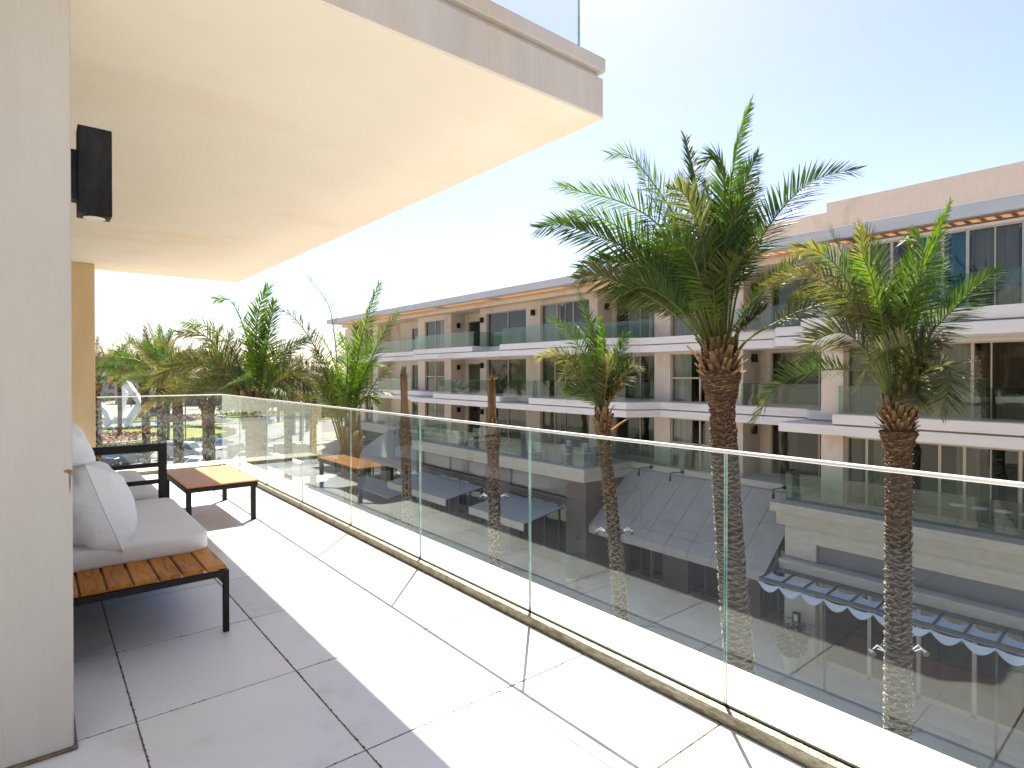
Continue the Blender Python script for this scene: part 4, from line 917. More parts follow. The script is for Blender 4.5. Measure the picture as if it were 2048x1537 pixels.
# ================================================================== OUR OWN BUILDING (seen in reflections, bounces light)
w = empty('host_building', (-2, -5, GZ)); tag(w, 'our own plastered building with stacked balcony slabs below and beside the terrace', 'building')
b = MB(); b.box(-12, -1.31, -40, 10.3, GZ, -0.61, 'plaster'); b.box(-12, -1.31, -40, -2.41, -0.6, 7.0, 'plaster'); b.box(-12, -4.01, -2.4, 10.3, 3.0, 7.0, 'plaster'); b.box(-12, -3.41, -2.4, 10.3, -0.6, 2.95, 'plaster'); rel(b.obj('wall', w), w)
b = MB()
for z in (-4.1, ): b.box(-1.3, 2.5, -40, 10.3, z, z+0.6, 'fascia')
b.box(-1.3, 2.5, -40, -2.45, -0.6, 0.0, 'fascia'); b.box(-1.3, 2.5, -40, -2.45, 3.0, 3.4, 'fascia'); b.box(-1.3, 2.5, -40, -2.45, 6.6, 7.0, 'fascia'); rel(b.obj('balcony_slab', w), w)
b = MB()
for k in range(9):
    for z in (-3.5, 0.0, 3.4):
        if z > -1 and k > 7: continue
        b.box(-1.29, -1.2, -38.6+4.2*k, -34.8+4.2*k, z, z+2.5, 'voidglass')
rel(b.obj('window', w), w)
# ================================================================== PALMS
G1 = (0.14, 0.23, 0.020); G2 = (0.076, 0.132, 0.026); G3 = (0.135, 0.135, 0.055); DRY = (0.34, 0.22, 0.09); OLV = (0.17, 0.15, 0.055)
def catmull(P, n):
    P = [P[0]+(P[0]-P[1])]+P+[P[-1]+(P[-1]-P[-2])]
    seg = len(P)-3; out = []
    for i in range(n+1):
        u = i/n*seg; k = min(int(u), seg-1); t = u-k
        a, b_, c, d = P[k:k+4]
        out.append(0.5*((2*b_)+(c-a)*t+(2*a-5*b_+4*c-d)*t*t+(3*b_-a-3*c+d)*t**3))
    return out
def frond(b, P, npair=70, L=0.5, w=0.022, col=G1, twist=0.0, pet=0.16, seed=0, rr=0.022, tipcol=None, jit=1.0, vee=0.45):
    rnd = random.Random(seed)
    N = 30
    pts = catmull([Vector(p) for p in P], N)
    # re-sample to equal steps
    acc = [0]
    for i in range(N): acc.append(acc[-1]+(pts[i+1]-pts[i]).length)
    tot = acc[-1]
    def at(s):
        d = s*tot; i = 0
        while i < N-1 and acc[i+1] < d: i += 1
        f = (d-acc[i])/max(1e-6, acc[i+1]-acc[i]); return pts[i].lerp(pts[i+1], f), (pts[i+1]-pts[i]).normalized()
    hd = pts[-1]-pts[0]; hd.z = 0
    if hd.length < 0.1: hd = Vector((math.cos(seed), math.sin(seed), 0))
    hd.normalize(); S0 = Vector((-hd.y, hd.x, 0))
    pc = (0.20, 0.22, 0.06) if col != DRY else (0.35, 0.24, 0.11)
    b.tube(pts[::2], [rr*(1-0.88*i/(len(pts[::2])-1)) for i in range(len(pts[::2]))], 5, 'leaf', pc, cap=False)
    twist += 1.05*abs(hd.dot(CR))*(1 if seed % 3 else 0.85)
    wind = Vector((rnd.uniform(-.1, .1), rnd.uniform(-.1, .1), 0))
    for k in range(npair):
        s = pet+(1-pet)*(k+0.5)/npair
        q = (s-pet)/(1-pet)
        prof = (0.30+0.70*min(1, q/0.22))*(1-0.62*max(0, (q-0.42)/0.58)**1.5)
        for sg in (-1, 1):
            ss = min(0.999, max(pet, s+rnd.uniform(-.4, .4)*(1-pet)/npair)); p, T = at(ss)
            tw = twist+rnd.gauss(0, 0.05)
            S = S0.copy(); S = (S-T*S.dot(T)).normalized(); Nn = T.cross(S).normalized()
            if Nn.z < 0 and abs(T.z) < 0.9: Nn = -Nn
            S2 = S*math.cos(tw)+Nn*math.sin(tw); N2 = -S*math.sin(tw)+Nn*math.cos(tw)
            al = R(68-42*q+rnd.gauss(0, 5)*jit); be = vee*(1-0.4*q)+rnd.gauss(0, 0.14)*jit
            d = T*math.cos(al)+(S2*sg*math.cos(be)+N2*math.sin(be))*math.sin(al)
            ln = L*prof*rnd.uniform(0.86, 1.1)
            if rnd.random() < 0.03: ln *= 0.5
            wd = w*(0.55+0.45*prof)
            # blade faces roughly across the plane of frond
            U = (T-d*T.dot(d)); U = U.normalized() if U.length > 1e-4 else N2
            U = (U*0.8+N2*0.55*rnd.uniform(0.3, 1.2)*sg).normalized()*wd*0.5
            dr = Vector((0, 0, -1))*ln*0.10*rnd.uniform(0.4, 1.8)+wind*ln*0.5
            m1 = p+d*ln*0.45+dr*0.25; e = p+d*ln+dr
            f = rnd.uniform(0.72, 1.25); c = tuple(x*f for x in col)
            if tipcol and (q > 0.75 or rnd.random() < 0.12): c = tuple(x*f for x in tipcol)
            o = len(b.v); b.v += [tuple(p-U*0.6), tuple(p+U*0.6), tuple(m1+U), tuple(m1-U), tuple(e)]
            b.face([o, o+1, o+2, o+3], 'leaf', c); b.face([o+3, o+2, o+4], 'leaf', c)
def trunk_mesh(b, base, top, r0, r1, nth=48, dz=0.026, rh=0.125, n=8, amp=0.035, seed=1, bow=(0, 0), flare=None, tone=1.0):
    base = Vector(base); top = Vector(top); H = (top-base).length; nz = int(H/dz)
    cols = {}
    def fn(i, j):
        t = i/(nz-1); z = t*H; th = 2*math.pi*j/nth
        r = r0+(r1-r0)*t
        if flare: r += flare(H-z)
        s = z/rh+noise.noise(Vector((math.cos(th)*1.5, math.sin(th)*1.5, z*1.2+seed)))*0.8; best = -1; bf = 9
        for k in range(int(s)-1, int(s)+3):
            uo = 0.5 if k % 2 else 0.0
            u = th*n/(2*math.pi)+uo; du = u-math.floor(u)-0.5
            jz = math.sin(k*12.9+math.floor(u)*78.2)*0.38+0.2*noise.noise(Vector((th*2, k*0.7, seed)))
            zc = k+jz-0.52*(2*du)**2+0.3
            f = zc-s
            if 0 <= f < 1.25:
                h = (1-f*0.8)*(1-0.55*(2*du)**2)*(0.8+0.35*math.sin(k*5.1+math.floor(u)*3.3))
                if h > best: best = h; bf = f
        h = max(0, best)
        cols[(i, j)] = (bf, h)
        rr = r+amp*(h-0.4)+0.006*noise.noise(Vector((math.cos(th)*9, math.sin(th)*9, z*14)))
        c = base.lerp(top, t)+Vector((bow[0], bow[1], 0))*math.sin(math.pi*t)
        return (c.x+rr*math.cos(th), c.y+rr*math.sin(th), c.z)
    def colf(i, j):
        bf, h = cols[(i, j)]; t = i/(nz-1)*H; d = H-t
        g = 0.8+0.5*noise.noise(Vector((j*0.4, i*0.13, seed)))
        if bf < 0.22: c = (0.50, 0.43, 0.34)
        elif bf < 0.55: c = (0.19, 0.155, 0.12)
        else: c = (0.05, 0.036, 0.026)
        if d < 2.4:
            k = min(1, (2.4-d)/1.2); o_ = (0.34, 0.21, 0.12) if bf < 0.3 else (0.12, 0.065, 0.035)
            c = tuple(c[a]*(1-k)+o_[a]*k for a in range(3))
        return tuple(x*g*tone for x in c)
    b.grid(fn, nz, nth, 'bark', colf, closed=True)
def stub_mesh(seed, ln=0.36, w=0.19, cb=(0.16, 0.085, 0.04), ct=(0.34, 0.23, 0.13)):
    rnd = random.Random(seed); b = MB(); n = 5
    for i in range(n):
        t = i/(n-1); ww = w*(1-0.5*t)*rnd.uniform(0.9, 1.1); x = t*ln; z = 0.05*math.sin(t*2); th = 0.05*(1-0.5*t)
        b.v += [(x, -ww/2, z), (x, 0, z-th), (x, ww/2, z), (x, 0, z+th*0.35)]
    for i in range(n-1):
        for k in range(4):
            j = (k+1) % 4; f = rnd.uniform(0.7, 1.2); c = tuple((cb[a]*(1-i/n)+ct[a]*i/n)*f for a in range(3))
            b.face([i*4+k, i*4+j, (i+1)*4+j, (i+1)*4+k], 'bark', c)
    b.face([(n-1)*4+k for k in range(4)], 'bark', tuple(x*1.1 for x in ct))
    return b.mesh('leaf_base', vcol=True)
STUB = [stub_mesh(k) for k in range(3)]+[stub_mesh(7, 0.34, 0.17, (0.12, 0.085, 0.03), (0.18, 0.15, 0.05))]+[stub_mesh(9, 0.6, 0.12, (0.36, 0.19, 0.08), (0.5, 0.34, 0.19))]
def stubs(root, top, r, H, n, tilt0=35, tilt1=65, seed=3, green=0.3, spread=1.0, sc=1.0):
    rnd = random.Random(seed)
    cb = MB(); zz = [top.z-H-0.12, top.z-H+0.1*H, top.z-0.45*H, top.z-0.05*H, top.z+0.12*H]
    cb.tube([Vector((top.x, top.y, z_)) for z_ in zz], [r*0.86, r*0.92, r*0.95, r*0.7, r*0.3], 16, 'bark', (0.13, 0.075, 0.04)); rel(cb.obj('crown_core', root, vcol=True), root)
    for k in range(n):
        t = k/(n-1); z = top.z-H*(1-t); a = k*2.39996
        rr = r*(0.75+0.45*math.sin(min(1, t*1.5)*math.pi*0.62))*spread
        el = R(tilt0+(tilt1-tilt0)*t+rnd.gauss(0, 12))
        me = STUB[3] if (t > 1-green and rnd.random() < 0.7) else STUB[rnd.randrange(3)]
        if rnd.random() < 0.08 and t < 0.5: me = STUB[4]; el -= R(25)
        s = sc*rnd.uniform(0.6, 1.3)
        mtx = Matrix.Translation((top.x+rr*math.cos(a)*0.8, top.y+rr*math.sin(a)*0.8, z)) @ Matrix.Rotation(a, 4, 'Z') @ Matrix.Rotation(-el, 4, 'Y') @ Matrix.Rotation(rnd.gauss(0, 0.25), 4, 'X') @ Matrix.Diagonal((s, s, s, 1))
        link('leaf_base', me, root, Matrix.Translation(-root.location) @ mtx)
# shared prototype fronds for the farther palms / fillers: grow along +x, rise along +z
PROTO = {}
def proto(kind, col):
    key = (kind, col)
    if key in PROTO: return PROTO[key]
    el, curl, tip = {0: (80, 25, None), 1: (66, 55, None), 2: (50, 80, None), 3: (34, 95, None), 4: (18, 95, DRY), 5: (-5, 75, DRY)}[kind % 6]
    P = []; x = z = 0; a = R(el); n = 6
    for k in range(n+1):
        P.append((x, 0.04*math.sin(k+kind), z)); x += math.cos(a)/n; z += math.sin(a)/n; a -= R(curl)/n*(0.4+1.2*k/n)
    b = MB(); frond(b, P, 54, 0.17, 0.0115, col, 0.1*kind, 0.24, kind*17, 0.007, tip); PROTO[key] = b.mesh('frond', vcol=True)
    return PROTO[key]
def filler(root, C, n, L, kinds=(0, 1, 2, 3), cols=(G1, G2), seed=1, a0=0, r=0.12):
    rnd = random.Random(seed)
    for k in range(n):
        kd = kinds[int(k/n*len(kinds))] if n >= len(kinds) else rnd.choice(kinds)
        a = a0+k*2.39996+rnd.gauss(0, 0.2); s = L*rnd.uniform(0.82, 1.12)
        mtx = Matrix.Translation((C.x+r*math.cos(a), C.y+r*math.sin(a), C.z+rnd.uniform(-0.15, 0.15))) @ Matrix.Rotation(a, 4, 'Z') @ Matrix.Rotation(rnd.gauss(0, 0.10), 4, 'Y') @ Matrix.Rotation(rnd.gauss(0, 0.35), 4, 'X') @ Matrix.Diagonal((s, s, s, 1))
        link('frond', proto(kd, rnd.choice(cols)), root, Matrix.Translation(-root.location) @ mtx)
def pxf(ox, oy, sc, t0, pts, d0, d1, org=None):
    out = []
    for i, (x, y) in enumerate(pts):
        f = i/(len(pts)-1); out.append(CE+ray(ox+x/sc, oy+y/sc)*(t0+d0+(d1-d0)*f**1.3))
    if org is not None: out[0] = org.copy()
    return out
def beads(root, base, top, r, bow, n=3, seed=1):
    b = MB(); rnd = random.Random(seed)
    H = top.z-base.z
    for s in range(n):
        a = s*2.09+0.5; k = 0
        for k in range(int(H/0.17)):
            t = k*0.17/H; c = base.lerp(top, t)+Vector((bow[0], bow[1], 0))*math.sin(math.pi*t); aa = a+0.25*math.sin(k*0.5)
            p = c+Vector((math.cos(aa), math.sin(aa), 0))*(r*(1-0.15*t)+0.02); q = 0.011
            b.add([p+Vector((q, 0, 0)), p+Vector((0, q, 0)), p-Vector((q, 0, 0)), p-Vector((0, q, 0)), p+Vector((0, 0, q*1.4)), p-Vector((0, 0, q*1.4))], [(0, 1, 4), (1, 2, 4), (2, 3, 4), (3, 0, 4), (1, 0, 5), (2, 1, 5), (3, 2, 5), (0, 3, 5)], 'whitesteel')
    o = rel(b.obj('light_string', root), root); o['kind'] = 'stuff'
PG = 'palms in the street row'
# ---- palm A: the tall thick palm
t0 = 13.17
topA = CE+ray(1440, 742)*t0; baseA = CE+ray(1492, 1400)*t0; baseA = topA+(baseA-topA)*((topA.z-GZ)/(topA.z-baseA.z))
pa = empty('palm_tree', tuple(baseA)); tag(pa, 'tallest thick date palm with huge green crown rising left of the second big palm', 'palm tree', PG)
b = MB(); trunk_mesh(b, baseA, topA, 0.335, 0.285, 84, 0.016, 0.080, 5, 0.042, 2, (-0.10, 0.04), lambda d: 0.16*max(0, 1-abs(d-0.12)/0.75)**1.2-0.02*max(0, 1-abs(d-1.0)/0.4)); rel(b.obj('trunk', pa, vcol=True), pa)
beads(pa, baseA, topA, 0.345, (-0.10, 0.04), 4)
stubs(pa, topA+Vector((0, 0, 0.62)), 0.37, 1.0, 120, 34, 84, 5, 0.35, 1.0, 0.82)
FA = [([(1060,1440),(880,1150),(640,930),(430,830),(200,755),(50,775)], 0, -.6, G2, .3), ([(1075,1430),(950,1050),(780,760),(560,620),(330,560),(165,525)], 0, .5, G1, -.3), ([(1085,1430),(1000,1000),(880,720),(740,500),(600,340),(480,330)], 0, .7, G1, -.2),
 ([(1100,1430),(1070,900),(1020,600),(985,420),(935,225)], 0, 1.5, G2, 0), ([(1110,1430),(1150,1000),(1170,650),(1165,430),(1120,335),(1050,375)], 0, -.5, G2, .8), ([(1120,1430),(1170,1000),(1200,600),(1240,300),(1290,130),(1325,25)], 0, .3, G1, 1.2),
 ([(1130,1430),(1200,1000),(1250,700),(1310,470),(1375,330)], 0, 1.0, G2, .5), ([(1150,1440),(1250,1150),(1340,930),(1460,730),(1640,530),(1830,440),(1965,425)], 0, -.6, G2, .2), ([(1085,1420),(1065,1150),(1045,900),(990,680),(920,560),(830,540)], 0, -1.7, G3, .2),
 ([(1050,1440),(930,1230),(780,1050),(620,985),(450,985),(290,1015)], 0, -.3, G2, 0), ([(1045,1470),(900,1320),(740,1200),(560,1110),(400,1055),(285,1080)], 0, -1.4, G3, .5), ([(1215,1500),(1330,1430),(1480,1345),(1650,1265),(1850,1215),(2020,1230),(2150,1290)], .1, -1.4, G3, .3),
 ([(1205,1480),(1260,1400),(1330,1330),(1400,1270)], .1, -.6, G3, .2), ([(1040,1460),(960,1300),(850,1210),(760,1180),(640,1200)], .1, 1.0, G2, 0), ([(1120,1430),(1180,1100),(1260,950),(1380,900)], .2, 2.2, G2, 0),
 ([(1100,1430),(1010,1100),(900,900),(720,800),(570,850)], .2, 2.0, G2, 0), ([(1090,1430),(1030,1050),(930,800),(820,680),(690,640)], .2, 1.8, G1, 0), ([(1110,1430),(1120,1000),(1100,700),(1050,520),(1000,450)], .1, .6, G1, .4), ([(1140,1430),(1230,1100),(1290,850),(1330,640),(1380,500)], .2, 1.9, G2, .2),
 ([(1120,1430),(1150,1050),(1190,800),(1250,650),(1310,600)], 0, -1.0, G2, .3), ([(1090,1430),(1040,1150),(980,950),(880,850),(760,830)], 0, -1.5, G2, .3), ([(1130,1440),(1170,1200),(1200,1050),(1260,960),(1330,950)], 0, -1.2, G3, .3), ([(1060,1440),(960,1200),(860,1080),(720,1010),(560,1050)], 0, .8, G1, 0),
 ([(1100,1430),(1080,1100),(1060,800),(1000,620),(900,470)], 0, .2, G1, -.4), ([(1125,1430),(1185,1150),(1235,950),(1270,780),(1275,600)], 0, .4, G2, .4), ([(1070,1430),(990,1180),(900,1000),(820,900),(700,880)], 0, -.4, G1, -.2), ([(1110,1430),(1140,1150),(1160,900),(1190,700),(1210,480)], 0, 1.0, G1, 0), ([(1080,1430),(1010,1120),(920,900),(820,740),(700,520),(640,380)], 0, 1.3, G1, .1), ([(1060,1440),(940,1150),(760,930),(560,780),(380,700),(250,690)], 0, 1.2, G1, 0), ([(1100,1430),(1060,1100),(1010,820),(960,620),(880,480)], 0, .9, G1, .2), ([(1130,1430),(1200,1120),(1240,880),(1280,640),(1290,420)], 0, 1.4, G2, .1), ([(1050,1450),(930,1290),(800,1180),(680,1130),(520,1180)], 0, -.9, G2, .2)]
for k, (pt, d0, d1, c, tw) in enumerate(FA):
    org = topA+Vector((0, 0, 0.45))+CR*((pt[0][0]-1105)/3.012*0.0113*1.0)
    P = pxf(1060, 200, 3.012, t0, pt, d0, d1, org); b = MB()
    frond(b, P, 84, 0.80, 0.043, c, tw, 0.31, 100+k, 0.030, (0.15, 0.16, 0.05) if c == G3 else None); rel(b.obj('frond', pa, vcol=True), pa)
filler(pa, topA+Vector((0, 0, 0.4)), 7, 2.9, (0, 0, 1), (G1, G2), 41)
# ---- palm B: right palm
t0 = 10.47
topB = CE+ray(1797, 862)*t0; baseB = Vector((topB.x, topB.y, GZ))
pb = empty('palm_tree', tuple(baseB)); tag(pb, 'right date palm with drooping silvery lower fronds, standing before the cream restaurant block', 'palm tree', PG)
b = MB(); trunk_mesh(b, baseB, topB, 0.232, 0.20, 72, 0.014, 0.070, 6, 0.036, 5, (0.03, 0.0), lambda d: 0.10*max(0, 1-abs(d-0.03)/0.35)); rel(b.obj('trunk', pb, vcol=True), pb)
beads(pb, baseB, topB, 0.24, (0.03, 0), 4, 2)
stubs(pb, topB+Vector((0, 0, 0.62)), 0.245, 0.72, 90, 38, 84, 8, 0.15, 1.05, 0.5)
A3 = (1368, 380, 3.012); A5 = (1648, 640, 5.12); A4 = (1648, 420, 5.12)
FB = [(A3, [(1240,1180),(1225,900),(1205,650),(1160,430),(1110,290),(1050,210)], 0, .3, G1, .2), (A3, [(1250,1180),(1290,900),(1350,650),(1450,430),(1530,250),(1595,85)], 0, .3, G1, 1.0), (A3, [(1255,1180),(1300,900),(1400,600),(1440,400),(1395,275),(1335,300)], 0, -.6, G2, .6),
 (A3, [(1230,1190),(1150,900),(1060,700),(970,530),(890,430),(780,360),(660,345)], 0, -.2, G2, .2), (A3, [(1230,1190),(1130,850),(1030,600),(960,400),(880,240)], 0, .8, G1, 0), (A3, [(1220,1190),(1120,850),(980,650),(820,545),(660,520),(505,575)], 0, -.3, OLV, .1),
 (A3, [(1230,1200),(1100,920),(940,730),(800,650),(650,650)], 0, 1.0, G2, 0), (A3, [(1280,1190),(1380,1000),(1520,830),(1660,680),(1790,560),(1890,490)], 0, -.1, G2, .3), (A3, [(1215,1200),(1150,1080),(1060,930),(960,860),(850,880),(760,930),(690,1020)], 0, -.5, G3, .4),
 (A3, [(1215,1215),(1120,1110),(1000,1085),(860,1085),(700,1115),(540,1210),(405,1420)], 0, -.7, G2, .3), (A5, [(850,680),(880,450),(860,300),(780,262),(650,300),(500,410),(350,660)], 0, -1.2, G3, .3), (A5, [(870,690),(960,600),(1080,520),(1220,468),(1300,540),(1260,760),(1190,970)], 0, -.9, G3, .2),
 (A5, [(860,690),(900,560),(980,450),(1080,390),(1130,410)], 0, -.5, G3, .2), (A5, [(860,700),(930,620),(975,680),(960,770),(935,860)], 0, -.4, G3, .1), (A4, [(850,1350),(950,1000),(1040,700),(1120,420),(1200,90)], 0, .6, G1, .3),
 (A4, [(800,1300),(790,1000),(850,700),(900,480),(860,300)], 0, .9, G2, 0), (A4, [(760,1350),(700,1100),(640,900),(520,740),(400,600)], 0, 1.0, G1, 0), (A4, [(860,1350),(960,1100),(1080,900),(1180,700),(1220,500)], 0, 1.2, G2, 0), (A3, [(1240,1180),(1200,850),(1140,560),(1080,400),(1060,240)], 0, -.5, G1, .4),
 (A4, [(700,1400),(540,1180),(380,1000),(200,900),(0,880)], 0, .6, OLV, 0), (A4, [(770,1350),(640,1200),(480,1100),(320,1060),(160,1100)], 0, -.2, OLV, .3), (A3, [(1270,1200),(1340,1060),(1420,960),(1500,900),(1560,940)], 0, -.4, G3, .3), (A3, [(1250,1190),(1270,950),(1290,750),(1340,560),(1380,400)], 0, .1, G1, -.3)]
for k, ((ox, oy, sc), pt, d0, d1, c, tw) in enumerate(FB):
    x0 = ox+pt[0][0]/sc
    org = topB+Vector((0, 0, 0.5))+CR*((x0-1797)*0.009*0.6)
    P = pxf(ox, oy, sc, t0, pt, d0, d1, org); b = MB()
    frond(b, P, 72, 0.54, 0.031, c, tw, 0.30, 300+k, 0.022, (0.30, 0.27, 0.16) if c == G3 else ((0.20, 0.20, 0.05) if k % 3 == 0 else None)); rel(b.obj('frond', pb, vcol=True), pb)
filler(pb, topB+Vector((0, 0, 0.4)), 4, 1.7, (0, 0, 1), (G1, G2), 43)
# ---- palm C: small upright palm in the middle
t0 = 15.76
topC = CE+ray(1205, 862)*t0; bC = CE+ray(1232, 1240)*t0; baseC = topC+(bC-topC)*((topC.z-GZ)/(topC.z-bC.z))
pc_ = empty('palm_tree', tuple(baseC)); tag(pc_, 'smaller curved palm with narrow upright crown and string lights on its trunk', 'palm tree', PG)
b = MB(); trunk_mesh(b, baseC, topC, 0.225, 0.165, 56, 0.02, 0.09, 5, 0.03, 9, (0.16, -0.05), lambda d: 0.05*max(0, 1-abs(d)/0.3)); rel(b.obj('trunk', pc_, vcol=True), pc_)
beads(pc_, baseC, topC, 0.22, (0.16, -0.05), 4, 4)
stubs(pc_, topC+Vector((0, 0, 0.55)), 0.2, 0.7, 30, 70, 86, 18, 0.0, 1.1, 0.9)
A2 = (1060, 560, 6.02)
FC = [([(860,1400),(830,1100),(780,800),(720,550),(650,330),(585,170)], 0, .2, G2, .2), ([(850,1400),(740,1100),(620,850),(500,680),(390,560),(235,460)], 0, .1, G2, .1), ([(860,1400),(885,1100),(890,850),(880,650),(850,480)], 0, -.4, G1, 1.0), ([(840,1420),(720,1200),(560,1030),(420,940),(260,890),(100,940)], 0, -.3, OLV, .2),
 ([(830,1440),(700,1280),(560,1150),(430,1110),(360,1230)], 0, -.5, G3, .3), ([(820,1450),(700,1350),(560,1320),(430,1340)], 0, -.3, G2, .3), ([(890,1420),(960,1200),(1050,950),(1110,780),(1165,640)], 0, .2, G2, .2), ([(900,1420),(1000,1250),(1100,1080),(1170,980),(1215,935)], 0, -.2, G2, 0), ([(900,1430),(1030,1300),(1150,1150),(1240,1040),(1325,1090)], 0, -.4, G3, .3),
 ([(880,1430),(920,1250),(950,1080),(930,900)], 0, -.8, G3, .4), ([(930,1440),(1010,1380),(1070,1290),(1110,1210)], 0, -.5, DRY, .3), ([(860,1400),(800,1100),(740,900),(640,700),(560,560)], 0, .9, G1, 0), ([(870,1400),(860,1150),(830,900),(760,680),(740,520)], 0, .8, G2, 0), ([(850,1420),(760,1250),(650,1120),(520,1060),(420,1060)], 0, .8, G2, 0), ([(880,1420),(960,1250),(1040,1150),(1130,1120)], 0, .9, G2, 0), ([(870,1420),(840,1250),(800,1100),(720,980),(620,920)], 0, -.7, G2, .3), ([(860,1400),(850,1150),(830,950),(800,780),(790,640)], 0, 0.1, G2, .6)]
for k, (pt, d0, d1, c, tw) in enumerate(FC):
    org = topC+Vector((0, 0, 0.35)); P = pxf(*A2, t0, pt, d0, d1, org); b = MB()
    frond(b, P, 66, 0.52, 0.031, c, tw, 0.24, 500+k, 0.02, (0.30, 0.27, 0.12) if c in (G3, OLV) else None, 1.3); rel(b.obj('frond', pc_, vcol=True), pc_)
# ---- palm D and E
A1 = (180, 540, 3.012)
t0 = 28.6
topD = CE+ray(702, 912)*t0; baseD = Vector((topD.x, topD.y, GZ))
pd = empty('palm_tree', tuple(baseD)); tag(pd, 'palm with a fan of bare brown stalks at the left end of the block', 'palm tree', PG)
b = MB(); trunk_mesh(b, baseD, topD, 0.33, 0.36, 40, 0.04, 0.14, 8, 0.05, 4); rel(b.obj('trunk', pd, vcol=True), pd)
stubs(pd, topD+Vector((0, 0, 1.2)), 0.42, 1.6, 30, 70, 86, 28, 0.0, 1.1, 2.2)
GD = (0.16, 0.25, 0.03); FD = [([(1520,1080),(1505,850),(1490,600),(1470,380),(1430,200),(1310,40)], 0, .5, GD, 0), ([(1560,1080),(1570,800),(1600,600),(1640,400),(1690,230),(1742,80)], 0, .3, GD, 1.1), ([(1500,1080),(1470,800),(1420,620),(1340,440),(1230,290),(1140,240),(1050,260)], 0, -.5, G3, .1), ([(1570,1080),(1600,800),(1660,620),(1710,500),(1770,380),(1855,260)], 0, -.4, G1, .3), ([(1580,1080),(1620,850),(1680,740),(1750,640),(1825,565)], 0, -1, G3, .2),
 ([(1500,1080),(1460,850),(1390,690),(1300,600),(1200,540),(1085,505)], 0, -.8, G3, .1), ([(1530,1080),(1540,800),(1550,600),(1545,480),(1500,390)], 0, -1.5, GD, .4), ([(1490,1080),(1440,850),(1360,740),(1270,680),(1130,650)], 0, .8, OLV, 0), ([(1560,1080),(1600,850),(1640,780),(1680,760),(1740,800)], 0, -1, GD, .2), ([(1540,1080),(1520,800),(1470,560),(1400,420),(1300,330)], 0, 1.5, GD, 0), ([(1560,1080),(1590,820),(1640,650),(1700,580),(1790,600)], 0, 1.5, G1, 0), ([(1520,1080),(1480,860),(1400,760),(1330,760),(1280,840)], 0, -1.2, GD, .2), ([(1540,1080),(1560,850),(1600,650),(1620,500),(1600,330)], 0, 1.8, G1, .2), ([(1520,1080),(1500,850),(1440,700),(1380,560),(1350,480)], 0, -1.0, G3, .2)]
for k, (pt, d0, d1, c, tw) in enumerate(FD):
    P = pxf(*A1, t0, pt, d0, d1, topD+CR*((pt[0][0]-1540)*0.008)); b = MB(); frond(b, P, 66, 0.98, 0.062, c, tw, 0.34, 700+k, 0.05, OLV if c == G3 else None, 1.2); rel(b.obj('frond', pd, vcol=True), pd)
t0 = 24.0
topE = CE+ray(508, 838)*t0; baseE = Vector((topE.x, topE.y, GZ))
pe = empty('palm_tree', tuple(baseE)); tag(pe, 'bushy olive green palm with a flared crown base, nearest of the left cluster', 'palm tree', PG)
b = MB(); trunk_mesh(b, baseE, topE, 0.31, 0.33, 40, 0.04, 0.13, 8, 0.045, 6, (0, 0), lambda d: 0.20*max(0, 1-d/0.45)); rel(b.obj('trunk', pe, vcol=True), pe)
stubs(pe, topE+Vector((0, 0, 1.0)), 0.52, 1.3, 44, 45, 76, 38, 0.3, 1.1, 1.2)
FE = [([(980,900),(960,600),(955,450),(900,280),(840,180),(755,180)], 0, .3, G1, 0), ([(1000,900),(1010,600),(1000,400),(1020,230),(1075,100)], 0, .2, G1, .9), ([(1010,900),(1060,500),(1080,350),(1110,190)], 0, .9, G1, .4), ([(960,900),(880,640),(780,500),(680,390),(530,380)], 0, -.5, OLV, .1), ([(960,900),(860,680),(740,600),(600,560),(480,600),(390,690)], 0, -1.4, OLV, .3),
 ([(1020,900),(1090,600),(1160,500),(1250,450),(1330,420)], 0, .2, G3, .1), ([(1030,900),(1120,700),(1230,640),(1330,720)], 0, -.9, OLV, .3), ([(940,900),(850,720),(720,700),(610,760)], 0, -1, OLV, .3), ([(970,900),(900,600),(840,450),(700,340),(560,330)], 0, .5, G1, 0)]
for k, (pt, d0, d1, c, tw) in enumerate(FE):
    P = pxf(*A1, t0, pt, d0, d1, topE+CR*((pt[0][0]-985)*0.004)); b = MB(); frond(b, P, 70, 1.0, 0.065, c, tw, 0.2, 800+k, 0.045, None, 1.2); rel(b.obj('frond', pe, vcol=True), pe)
filler(pe, topE+Vector((0, 0, 0.7)), 26, 3.4, (0, 1, 2, 2, 3, 3, 4), (G2, OLV, G3), 5)
filler(pd, topD+Vector((0, 0, 2.2)), 8, 3.0, (0, 1, 1, 2), (G1, GD, OLV), 51)
